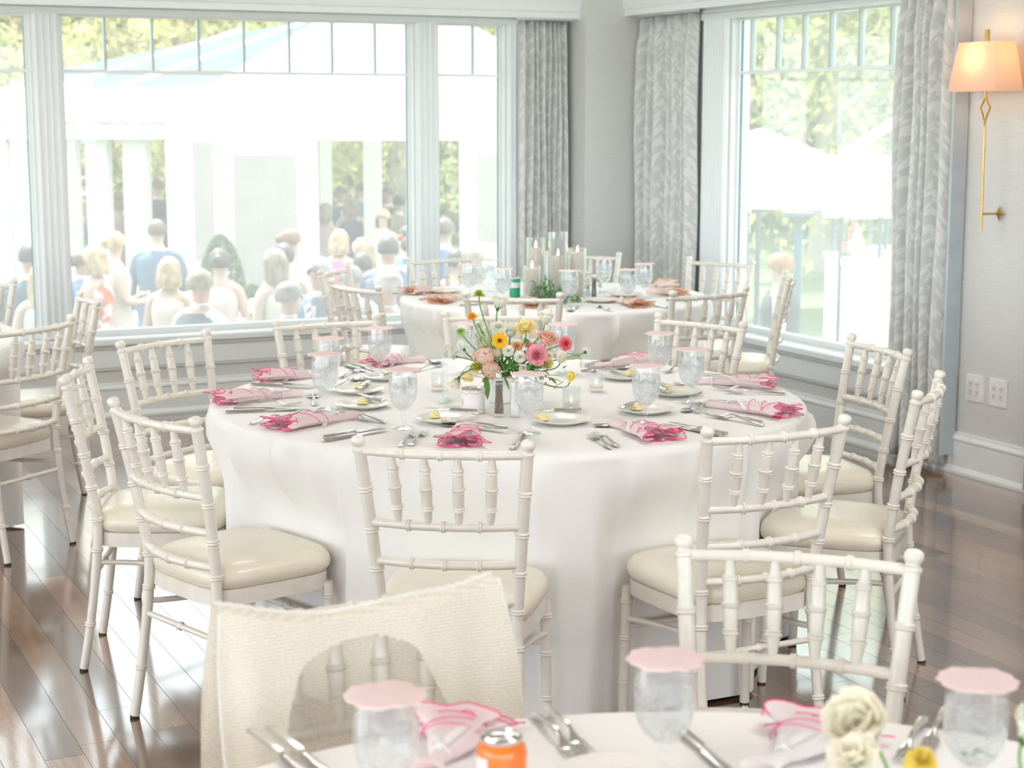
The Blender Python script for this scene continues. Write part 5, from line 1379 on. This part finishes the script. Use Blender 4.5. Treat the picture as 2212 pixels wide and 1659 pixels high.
mb = MB(); mb.tube([(0, 0, 0), (0, 0, ap2)], .03, 8); mb.build('pole', mat('grey_pole', (.09, .10, .115), .7), u2)
mb = MB(); mb.tube([P(1815, 338, 19.5), P(2010, 213, 19.5)], .055, 8); tag(mb.build('white_boom', M_tent), 'white diagonal pole crossing the trees in the right-hand window', 'pole')
M_dk = mat('dark_blue_metal', (.08, .13, .18), .5)
def zY(y, Y): return P(0, y, Y).z
YB = 15.5
bar = empty('bar_cart', 'white draped outdoor bar with a small canopy on metal posts', 'bar', (P(1850, 600, YB).x, YB, GZ)); bx = bar.location.x
def rx(px): return P(px, 600, YB).x-bx
for px, dy in ((1797, -.35), (1812, .35), (1880, -.35), (1895, .35), (1905, -.1)):
    mb = MB(); mb.tube([(rx(px), dy, 0), (rx(px), dy, zY(462, YB)-GZ)], .020, 8); mb.ball((rx(px), dy, zY(468, YB)-GZ), .035, 8); mb.build('post', mat('grey_pole', (.09, .10, .115), .7), bar)
zc = zY(463, YB)-GZ; mb = MB(); mb.lathe([(.001, zc+.16), (.12, zc+.14), (.26, zc+.07), (.31, zc+.03), (.31, zc-.02), (.29, zc-.02), (.001, zc-.01)], 20, (rx(1848), 0, 0)); mb.build('canopy', M_tent, bar)
mb = MB(); mb.box(rx(1800), rx(1930), -.4, .4, 0, zY(560, YB)-GZ); mb.box(rx(1798), rx(1945), -.45, .45, zY(565, YB)-GZ, zY(552, YB)-GZ); mb.box(rx(1870), rx(1945), -.3, .4, zY(560, YB)-GZ, zY(538, YB)-GZ); mb.build('draped_counter', M_cloth, bar, False)
for i, (px, h, col, lb) in enumerate(((1822, .30, (.10, .14, .10), 'dark bottle with a red label on the outdoor bar'), (1832, .34, (.55, .12, .08), 'red-capped bottle on the outdoor bar'), (1847, .27, (.75, .35, .08), 'amber bottle on the outdoor bar'), (1840, .30, (.75, .78, .75), 'pale bottle on the outdoor bar'))):
    b = empty('bottle', lb, 'bottle', (bx+rx(px), YB-.1-.02*i, zY(552, YB)), 0, 'bottles on the outdoor bar')
    mb = MB(); mb.lathe([(.001, 0), (.038, 0), (.040, .01), (.040, h*.55), (.030, h*.68), (.013, h*.78), (.012, h), (.001, h)], 14); mb.build('bottle_body', mat('bottle_%s' % ('dark', 'red', 'amber', 'pale')[i], col, .2), b)
    mb = MB(); mb.lathe([(.0408, h*.15), (.041, h*.16), (.041, h*.42), (.0408, h*.43)], 14); mb.build('bottle_label', mat('bottle_label_red' if i == 0 else 'bottle_label_white', (.75, .18, .12) if i == 0 else (.9, .88, .85), .5), b)
lp = empty('lamp_post', 'slim dark blue lamp post right of the red-haired waiter', 'lamp', (P(1722, 600, 17).x, 17, GZ)); h = zY(458, 17)-GZ
mb = MB(); mb.tube([(0, 0, 0), (0, 0, .1), (0, 0, h-.12)], [.07, .045, .04], 10); mb.build('post', mat('slate_blue_metal', (.05, .09, .14), .7), lp)
mb = MB(); mb.lathe([(.04, h-.14), (.06, h-.12), (.10, h-.06), (.16, h-.04), (.16, h), (.001, h+.02)], 12); mb.build('lamp_head', mat('grey_pole', (.09, .10, .115), .7), lp)
for px, lb in ((1588, 'grey-blue post at the left of the right-hand window, left of two'), (1604, 'grey-blue post at the left of the right-hand window, right of two')):
    b = empty('garden_post', lb, 'post', (P(px, 600, 18).x, 18, GZ), 0, 'grey garden posts'); h = zY(458, 18)-GZ
    mb = MB(); mb.box(-.05, .05, -.05, .05, 0, h); mb.build('post_shaft', mat('slate_grey', (.07, .10, .115), .7), b, False); mb = MB(); mb.box(-.07, .07, -.07, .07, h, h+.04); mb.build('post_cap', M_tent, b, False)

# ================================================================== PEOPLE
def skin_mat(t):
    c = {'f': (.42, .29, .23), 't': (.33, .21, .16), 'r': (.40, .23, .18), 'd': (.2, .12, .08)}[t]; return mat('skin_'+t, c, .5, var=.03)
def skinned(name, V, E, R, m, parent, lvl=1, root_i=0):
    me = bpy.data.meshes.new(name); me.from_pydata([tuple(v) for v in V], E, []); me.update()
    o = bpy.data.objects.new(name, me); C.objects.link(o)
    md = o.modifiers.new('k', 'SKIN'); md.use_smooth_shade = True
    for i, sv in enumerate(me.skin_vertices[0].data):
        r = R[i]; sv.radius = (r, r) if isinstance(r, (int, float)) else r; sv.use_root = (i == root_i)
    s = o.modifiers.new('s', 'SUBSURF'); s.levels = lvl; s.render_levels = lvl
    dg = bpy.context.evaluated_depsgraph_get(); ev = o.evaluated_get(dg); nm = bpy.data.meshes.new_from_object(ev)
    bpy.data.objects.remove(o); bpy.data.meshes.remove(me)
    nm.materials.clear(); nm.materials.append(m); nm.polygons.foreach_set('use_smooth', [True]*len(nm.polygons))
    o = bpy.data.objects.new(name, nm); C.objects.link(o); o.parent = parent; return o
def person(px, ytop, h, label, outfit, hair, face=180, skin='f', fem=False, pose=0, Y=None, extra=()):
    """face: 0 = away from the camera, 180 = towards it, 90 = facing picture left, -90 = right"""
    top = h-(-GZ)
    if Y is None:
        # distance at which a standing figure of this height has its crown on that line of sight
        r = ray(px, ytop); Y = (top-CAM_H)/(r.z/r.y)
    p = aty(px, ytop, Y); root = empty('person', label, 'person', (p.x, Y, p.z-h), math.radians(face)); k = h/1.75
    sh = .165 if fem else .195; hp = .10 if fem else .095
    J = lambda x, y, z: Vector((x, y, z))*k
    V = [J(0, 0, .95), J(0, 0, 1.12), J(0, .01, 1.30), J(0, .0, 1.43), J(0, .0, 1.50), J(0, .015, 1.57), J(0, .01, 1.66), J(0, .005, 1.725)]
    R = [(.135 if fem else .13)*k, (.105 if fem else .125)*k, (.125 if fem else .145)*k, .085*k, .052*k, .062*k, .086*k, .05*k]
    E = [(0, 1), (1, 2), (2, 3), (3, 4), (4, 5), (5, 6), (6, 7)]
    hands = []
    for s in (-1, 1):
        b = len(V); V += [J(s*sh, 0, 1.40), J(s*(sh+.06), .0, 1.12)]; R += [.055*k, .042*k]
        bend = (pose == 1) or (pose == 2 and s == 1)
        if bend: V += [J(s*(sh-.02), .20, 1.10), J(s*(sh-.04), .26, 1.13)]
        else: V += [J(s*(sh+.08), .05, .88), J(s*(sh+.08), .07, .80)]
        R += [.028*k, .024*k]; E += [(3, b), (b, b+1), (b+1, b+2), (b+2, b+3)]; hands.append((V[b+2], V[b+3]))
        b = len(V); V += [J(s*hp, 0, .86), J(s*.10, .01, .48), J(s*.10, -.02, .08), J(s*.11, .12, .035)]; R += [.085*k, .058*k, .038*k, .035*k]; E += [(0, b), (b, b+1), (b+1, b+2), (b+2, b+3)]
    body = skinned('body', V, E, R, skin_mat(skin), root)
    # face, ears and fingers on the body mesh
    hc = J(0, .01, 1.645); fb = MB()
    fb.tube([hc+J(0, .078, .022), hc+J(0, .098, -.012), hc+J(0, .082, -.018)], [.006*k, .012*k, .008*k], 8)
    for s in (-1, 1): fb.ball(hc+J(s*.080, -.005, -.005), .018*k, 8, (.5, 1, 1.5))
    for wr, hd_ in hands:
        d = (hd_-wr).normalized(); sd = d.cross(Vector((0, 0, 1))); sd = sd.normalized() if sd.length > .1 else Vector((1, 0, 0))
        pc = hd_+d*.03*k; fb.ball(pc, .034*k, 8, (1, 1, 1))
        for q, L_ in ((-1.5, .055), (-.5, .068), (.5, .072), (1.5, .062)):
            a = pc+sd*q*.013*k+d*.02*k; fb.tube([a, a+d*L_*.5*k, a+d*L_*.8*k+Vector((0, .012, 0))*k], [.009*k, .008*k, .006*k], 6)
        fb.tube([pc+sd*.028*k, pc+sd*.042*k+d*.03*k, pc+sd*.038*k+d*.05*k], [.010*k, .009*k, .006*k], 6)
    nm = fb.mesh('f'); body.data.materials.append(skin_mat(skin))
    import bmesh
    bm = bmesh.new(); bm.from_mesh(body.data); bm.from_mesh(nm)
    for f_ in bm.faces: f_.smooth = True; f_.material_index = 0
    bm.to_mesh(body.data); bm.free(); bpy.data.meshes.remove(nm)
    eb = MB()
    for s in (-1, 1): eb.ball(hc+J(s*.031, .077, .016), .010*k, 8, (1, .6, .7)); eb.tube([hc+J(s*.016, .086, .036), hc+J(s*.044, .078, .036)], .003*k, 5)
    eb.build('eyes', mat('dark_eye', (.06, .04, .03), .3), root)
    mb = MB(); mb.tube([hc+J(-.024, .078, -.050), hc+J(0, .088, -.048), hc+J(.024, .078, -.050)], [.002*k, .006*k, .002*k], 6); mb.build('mouth', mat('lip', (.60, .22, .20), .5), root)
    # hair
    hcol, style = hair; hm = mat('hair_'+hcol, {'blond': (.38, .28, .16), 'dark': (.03, .025, .025), 'brown': (.09, .06, .04), 'auburn': (.19, .09, .05), 'grey': (.18, .18, .18), 'white': (.36, .36, .36), 'ash': (.22, .18, .13), 'red': (.28, .10, .03)}[hcol], .55, var=.25, vs_=18, bump=.4, bs=60)
    hb = MB(); n = 20; vs_ = []
    full = style in ('bob', 'long', 'curly', 'updo', 'full')
    for j in range(11):
        th = PI*j/10*(.62 if not full else .66)
        for i in range(n):
            a = 2*PI*i/n; fr_ = math.sin(a); lim = 1.0
            t2 = th*(1 if fr_ < .2 else 1-.42*(fr_-.2)); r = .094*(1.05 if full else 1.0)+(.004*math.sin(9*a+j) if full else 0)
            vs_.append(hc+J(r*math.sin(t2)*math.cos(a)*.95, r*math.sin(t2)*math.sin(a)*1.12-.008, r*math.cos(t2)*1.13-.0+.008))
    fs = [(j*n+i, (j+1)*n+i, (j+1)*n+(i+1) % n, j*n+(i+1) % n) for j in range(10) for i in range(n)]
    hb.add(vs_, fs)
    if style == 'updo': hb.ball(hc+J(0, -.10, .02), .055*k, 10)
    if style in ('bob', 'long', 'curly'):
        L_ = {'bob': .17, 'long': .34, 'curly': .32}[style]; vs_ = []; m_ = 9
        for j in range(m_):
            q = j/(m_-1)
            for i in range(n):
                a = PI+PI*i/(n-1)*1.0; a = PI*1.0+(i/(n-1))*PI; a0_ = -.25+(PI+.5)*i/(n-1)
                ca_, sa_ = math.cos(PI+a0_), math.sin(PI+a0_); wv = .008*math.sin(i*1.9+q*(14 if style == 'curly' else 3))
                r = .098+.012*math.sin(PI*q)+wv-(.025*q if style == 'long' else 0)
                vs_.append(hc+J(r*ca_, r*sa_*.95-.01-.02*q, .03-L_*q))
        o_ = len(hb.v); hb.add(vs_, [(j*n+i, j*n+i+1, (j+1)*n+i+1, (j+1)*n+i) for j in range(m_-1) for i in range(n-1)]+[(i, i+1, n+i+1, n+i) for i in []])
        inner = [hc+(v-hc)*.72 for v in vs_]; hb.add(inner, [(j*n+i+1, j*n+i, (j+1)*n+i, (j+1)*n+i+1) for j in range(m_-1) for i in range(n-1)])
    if style != 'bald': hb.build('hair', hm, root)
    # clothing
    kind, c1, c2 = outfit; c1 = tuple(x*.56 for x in c1); c2 = c2 if not isinstance(c2, tuple) else tuple(x*.6 for x in c2)
    def garment(name, c, sub, grow, m=None):
        idx = sorted(sub); mp = {a: b for b, a in enumerate(idx)}; ee = [(mp[a], mp[b]) for a, b in E if a in mp and b in mp]
        return skinned(name, [V[i] for i in idx], ee, [R[i]*grow if R[i] > .05 else R[i]*1.35 for i in idx], m or mat('cloth_%02d%02d%02d' % tuple(int(x*99) for x in c), c, .85, var=.06, vs_=6), root, 1, mp[0] if 0 in mp else 0)
    arms = [8, 9, 10, 16, 17, 18]
    if kind in ('suit', 'vest', 'shirt'):
        body_idx = [0, 1, 2, 3]+([8, 9, 10, 16, 17, 18])
        if kind == 'vest':
            garment('shirt', c2, body_idx, 1.10)
            q = MB(); n2 = 24; vs_ = []
            for z, rx_, ry in ((.90, .175, .145), (1.0, .165, .135), (1.15, .172, .140), (1.30, .195, .155), (1.40, .185, .13), (1.455, .12, .10)):
                for i in range(n2): a = 2*PI*i/n2; vs_.append(J(rx_*math.cos(a)*1.05, ry*math.sin(a)*1.08, z))
            q.add(vs_, [(j*n2+i, j*n2+(i+1) % n2, (j+1)*n2+(i+1) % n2, (j+1)*n2+i) for j in range(5) for i in range(n2)]); q.build('waistcoat', mat('cloth_vest%02d' % int(c1[2]*99), c1, .85), root)
        else:
            garment('jacket' if kind == 'suit' else 'shirt', c1, body_idx, 1.16)
        if kind == 'suit':
            q = MB(); n2 = 24; vs_ = []
            for z, rx_, ry in ((.74, .205, .165), (.85, .20, .16), (1.0, .185, .145), (1.12, .182, .145), (1.30, .215, .160), (1.39, .215, .14), (1.445, .13, .10), (1.47, .07, .075)):
                for i in range(n2): a = 2*PI*i/n2; vs_.append(J(rx_*math.cos(a), ry*math.sin(a), z))
            q.add(vs_, [(j*n2+i, j*n2+(i+1) % n2, (j+1)*n2+(i+1) % n2, (j+1)*n2+i) for j in range(7) for i in range(n2)]); q.build('jacket_body', mat('cloth_%02d%02d%02d' % tuple(int(x*99) for x in c1), c1, .85), root)
            q = MB(); q.add([J(-.045, .165, 1.42), J(.045, .165, 1.42), J(.012, .172, 1.12), J(-.012, .172, 1.12), J(-.045, .155, 1.42), J(.045, .155, 1.42), J(.012, .162, 1.12), J(-.012, .162, 1.12)], [(0, 1, 2, 3), (7, 6, 5, 4), (0, 4, 5, 1), (1, 5, 6, 2), (2, 6, 7, 3), (3, 7, 4, 0)]); q.build('shirt_front', mat('white_shirt', (.6, .6, .6), .8), root, False)
        q = MB(); q.lathe([(.056*k, 1.455*k), (.064*k, 1.46*k), (.060*k, 1.515*k), (.055*k, 1.52*k)], 18); q.build('collar', mat('white_shirt', (.6, .6, .6), .8), root)
        if c2 and kind == 'suit' or 'tie' in extra:
            q = MB(); q.tube([J(0, .178, 1.45), J(0, .182, 1.30), J(0, .182, 1.05)], [.012*k, .022*k, .028*k], 6, flat=.25, up=(1, 0, 0)); q.build('tie', tiemat(c2), root)
        garment('trousers', (.10, .11, .14) if kind != 'suit' else c1, [0, 12, 13, 14, 20, 21, 22], 1.18)
    else:
        q = MB(); n2 = 28; vs_ = []
        for z, rx_, ry, wv in ((.42, .30, .27, .03), (.62, .27, .24, .02), (.82, .215, .19, .01), (.95, .185, .165, 0), (1.10, .14, .12, 0), (1.20, .155, .135, 0), (1.30, .165, .15, 0), (1.385, .15, .12, 0), (1.43, .10, .085, 0)):
            for i in range(n2): a = 2*PI*i/n2; w_ = 1+wv*3*math.sin(8*a); vs_.append(J(rx_*w_*math.cos(a), ry*w_*math.sin(a), z))
        q.add(vs_, [(j*n2+i, j*n2+(i+1) % n2, (j+1)*n2+(i+1) % n2, (j+1)*n2+i) for j in range(8) for i in range(n2)])
        m = mat('dress_%02d%02d%02d' % tuple(int(x*99) for x in c1), c1, .85, var=.08, vs_=5)
        if kind == 'floral': m = floralmat()
        q.build('dress', m, root)
        if 'sash' in extra:
            q = MB(); q.lathe([(.155*k, 1.05*k), (.165*k, 1.06*k), (.160*k, 1.12*k), (.150*k, 1.13*k)], 24); q.build('sash', mat('rose_sash', (.38, .11, .16), .7), root)
    if 'sunglasses' in extra:
        q = MB()
        for s in (-1, 1): q.ball(hc+J(s*.034, .088, .016), .026*k, 10, (1, .3, .75))
        q.tube([hc+J(-.085, .0, .02), hc+J(-.065, .075, .02), hc+J(.065, .075, .02), hc+J(.085, 0, .02)], .003*k, 5); q.build('sunglasses', mat('orange_lens', (.5, .12, .01), .2), root)
    if 'glasses' in extra:
        q = MB()
        for s in (-1, 1): q.tube([hc+J(s*.034, .09, .014)+J(.024*math.cos(t), 0, .018*math.sin(t)) for t in np.linspace(0, 6.28, 13)], .002*k, 4)
        q.tube([hc+J(-.088, -.01, .02), hc+J(-.06, .082, .018), hc+J(.06, .082, .018), hc+J(.088, -.01, .02)], .002*k, 4); q.build('glasses', mat('spectacle_frame', (.2, .16, .13), .3), root)
    if 'beard' in extra:
        q = MB(); q.ball(hc+J(0, .045, -.065), .058*k, 10, (1, .8, .75)); q.build('beard', hm, root)
    return root
def tiemat(c):
    if c == 'stripe':
        def b(N, L):
            tc = N.new('ShaderNodeTexCoord'); w = N.new('ShaderNodeTexWave'); w.bands_direction = 'DIAGONAL'; w.inputs['Scale'].default_value = 9; L.new(tc.outputs['Object'], w.inputs['Vector'])
            cr = N.new('ShaderNodeValToRGB'); cr.color_ramp.interpolation = 'CONSTANT'; cr.color_ramp.elements[0].color = (.18, .12, .45, 1); cr.color_ramp.elements[1].color = (.8, .8, .88, 1); cr.color_ramp.elements[1].position = .5
            L.new(w.outputs[0], cr.inputs[0]); d = N.new('ShaderNodeBsdfDiffuse'); L.new(cr.outputs[0], d.inputs[0]); return d.outputs[0]
        return mixmat('striped_tie', b)
    return mat('tie_%02d%02d' % (int(c[0]*99), int(c[2]*99)), c, .6)
def floralmat():
    def b(N, L):
        tc = N.new('ShaderNodeTexCoord'); v = N.new('ShaderNodeTexVoronoi'); v.inputs['Scale'].default_value = 9; L.new(tc.outputs['Object'], v.inputs['Vector'])
        nz = N.new('ShaderNodeTexNoise'); nz.inputs['Scale'].default_value = 9; nz.inputs['Detail'].default_value = 3; L.new(tc.outputs['Object'], nz.inputs['Vector'])
        cr = N.new('ShaderNodeValToRGB'); e = cr.color_ramp.elements; cr.color_ramp.interpolation = 'CONSTANT'; e[0].color = (.42, .11, .05, 1); e[1].color = (.50, .47, .45, 1); e[1].position = .52; k = e.new(.46); k.color = (.44, .22, .19, 1)
        L.new(nz.outputs[0], cr.inputs[0]); d = N.new('ShaderNodeBsdfDiffuse'); L.new(cr.outputs[0], d.inputs[0]); return d.outputs[0]
    return mixmat('orange_floral_print', b)
NV, BL, GYB = (.05, .09, .14), (.12, .20, .34), (.16, .22, .32)
PEOPLE = [
 (62, 527, 1.78, 'person in a navy suit seen from behind at the far left window', ('suit', (.06, .13, .20), None), ('dark', 'short'), 10, 'r', False, 0),
 (88, 572, 1.66, 'person with long curly blond hair and a pale mint dress beside the fluted casing', ('dress', (.72, .78, .70), None), ('blond', 'curly'), 20, 'f', True, 2),
 (180, 383, 1.8, 'person in a sage green suit far back between the left pavilion posts', ('suit', (.14, .22, .14), None), ('dark', 'short'), 0, 'f', False, 0),
 (186, 432, 1.60, 'blond person in a light blue dress far back between the left posts', ('dress', (.35, .48, .66), None), ('blond', 'bob'), 80, 'f', True, 1),
 (254, 430, 1.68, 'person with an auburn bun and pink dress between two white posts', ('dress', (.74, .28, .46), None), ('auburn', 'updo'), 0, 'f', True, 0),
 (204, 532, 1.70, 'blond person in profile wearing an orange floral dress', ('floral', (.9, .5, .3), None), ('blond', 'bob'), 75, 'f', True, 2),
 (246, 503, 1.72, 'person with a blond updo and a white and coral dress behind the floral one', ('dress', (.86, .74, .66), None), ('blond', 'updo'), -60, 'f', True, 1),
 (172, 545, 1.58, 'person in a blue suit half hidden behind the floral dress', ('suit', (.12, .22, .46), None), ('brown', 'short'), -80, 't', False, 0),
 (340, 388, 1.86, 'tall person in a dark suit facing left beyond the third post', ('suit', (.06, .08, .10), None), ('auburn', 'short'), 80, 'r', False, 1),
 (328, 405, 1.72, 'person with a reddish face beside the tall dark suit', ('dress', (.60, .56, .54), None), ('brown', 'short'), -150, 'r', False, 0),
 (338, 475, 1.80, 'person in a mid-blue suit seen from behind at the centre left', ('suit', (.13, .21, .33), None), ('brown', 'short'), 0, 'f', False, 2),
 (365, 558, 1.66, 'person with a blond bob and blush sleeveless dress, back turned', ('dress', (.86, .70, .64), None), ('blond', 'bob'), -10, 'f', True, 2, None, ('sash',)),
 (430, 582, 1.74, 'person with grey-brown hair in a dark waistcoat and white shirt', ('vest', (.06, .09, .11), (.88, .88, .90)), ('ash', 'short'), -35, 'r', False, 2),
 (474, 540, 1.68, 'person with dark hair in a blush one-shoulder dress with a rose sash', ('dress', (.90, .76, .74), None), ('dark', 'updo'), 0, 'f', True, 0, None, ('sash',)),
 (594, 540, 1.72, 'person with long light hair leaning left in a cream dress', ('dress', (.88, .80, .74), None), ('ash', 'long'), 50, 'f', True, 1),
 (613, 528, 1.70, 'person with dark hair just behind the long light hair', ('dress', (.70, .60, .56), None), ('dark', 'full'), 20, 'f', True, 0),
 (626, 497, 1.72, 'person with strawberry blond hair facing right before the cream panel', ('dress', (.86, .78, .74), None), ('auburn', 'updo'), -70, 'f', True, 0),
 (622, 610, 1.66, 'grey-haired person in a white shirt facing right above the sill', ('shirt', (.86, .88, .92), None), ('grey', 'short'), -65, 'r', False, 0),
 (690, 556, 1.78, 'grey-haired person in an open navy jacket with a purple striped tie', ('suit', (.12, .18, .26), 'stripe'), ('white', 'short'), 160, 'r', False, 0),
 (703, 440, 1.66, 'person with tan hair and a faded pink dress at the left of the doorway', ('dress', (.66, .50, .46), None), ('ash', 'bob'), -30, 'f', True, 1),
 (735, 402, 1.80, 'person in a navy suit and red tie facing the room from the doorway', ('suit', (.07, .12, .20), (.55, .05, .08)), ('brown', 'short'), -160, 'r', False, 0),
 (757, 424, 1.70, 'person with long ash blond hair in a navy dress in the doorway', ('dress', (.10, .13, .22), None), ('ash', 'long'), 10, 'f', True, 0),
 (783, 392, 1.84, 'tall person in a blue suit in profile in the doorway', ('suit', (.12, .24, .36), None), ('brown', 'short'), 70, 'f', False, 0),
 (838, 403, 1.80, 'person in a dark suit and white shirt right of the doorway post', ('suit', (.06, .08, .11), (.5, .3, .3)), ('brown', 'short'), 160, 'r', False, 1),
 (861, 421, 1.72, 'person with dark hair in an olive-tan jacket at the right of the doorway', ('suit', (.36, .31, .20), None), ('dark', 'short'), 30, 't', False, 1),
 (828, 452, 1.66, 'blond person in a white dress below the doorway post', ('dress', (.88, .86, .82), None), ('blond', 'bob'), 170, 'f', True, 0),
 (733, 498, 1.66, 'blond person in a magenta and white dress above the grey-haired one', ('dress', (.82, .24, .50), None), ('blond', 'bob'), -20, 'f', True, 1),
 (785, 516, 1.70, 'person with curly blond hair left of the broad blue-grey jacket', ('dress', (.84, .52, .46), None), ('blond', 'curly'), 60, 'f', True, 1),
 (783, 548, 1.60, 'person with dark grey hair low behind the two overlapping chairs', ('dress', (.40, .42, .46), None), ('dark', 'full'), 0, 'f', True, 0),
 (838, 510, 1.80, 'person with cropped dark hair in a blue-grey jacket, back turned', ('suit', (.17, .23, .33), None), ('dark', 'short'), 0, 'r', False, 0),
 (882, 488, 1.80, 'bearded person in orange sunglasses beside the fluted casing', ('suit', (.13, .26, .44), None), ('dark', 'short'), 165, 'f', False, 0, None, ('sunglasses', 'beard')),
 (960, 472, 1.82, 'person in a blue suit inside the narrow window', ('suit', (.15, .26, .50), None), ('brown', 'short'), -30, 'f', False, 0),
 (985, 541, 1.60, 'person with dark hair behind the far chair in the narrow window', ('dress', (.35, .37, .42), None), ('dark', 'full'), 0, 'f', True, 0),
 (1020, 533, 1.70, 'person with long brown hair in the narrow window', ('dress', (.80, .66, .60), None), ('ash', 'long'), 20, 'f', True, 0),
 (760, 575, 1.62, 'grey-haired person seen between the overlapping chair backs', ('shirt', (.70, .76, .84), None), ('grey', 'short'), -20, 'r', False, 0),
 (840, 584, 1.76, 'white-haired person in glasses and a grey-blue waistcoat facing left', ('vest', (.22, .28, .34), (.86, .88, .92)), ('white', 'short'), 65, 'r', False, 0, None, ('glasses',)),
]
for p_ in PEOPLE:
    a = dict(zip(('face', 'skin', 'fem', 'pose', 'Y', 'extra'), p_[6:])); person(p_[0], p_[1], p_[2], p_[3], p_[4], p_[5], **a)
person(1688, 549, 1.72, 'red-haired waiter in a white shirt and dark waistcoat outside the right-hand window', ('vest', (.06, .07, .09), (.90, .90, .90)), ('red', 'full'), face=80, skin='f', pose=1)
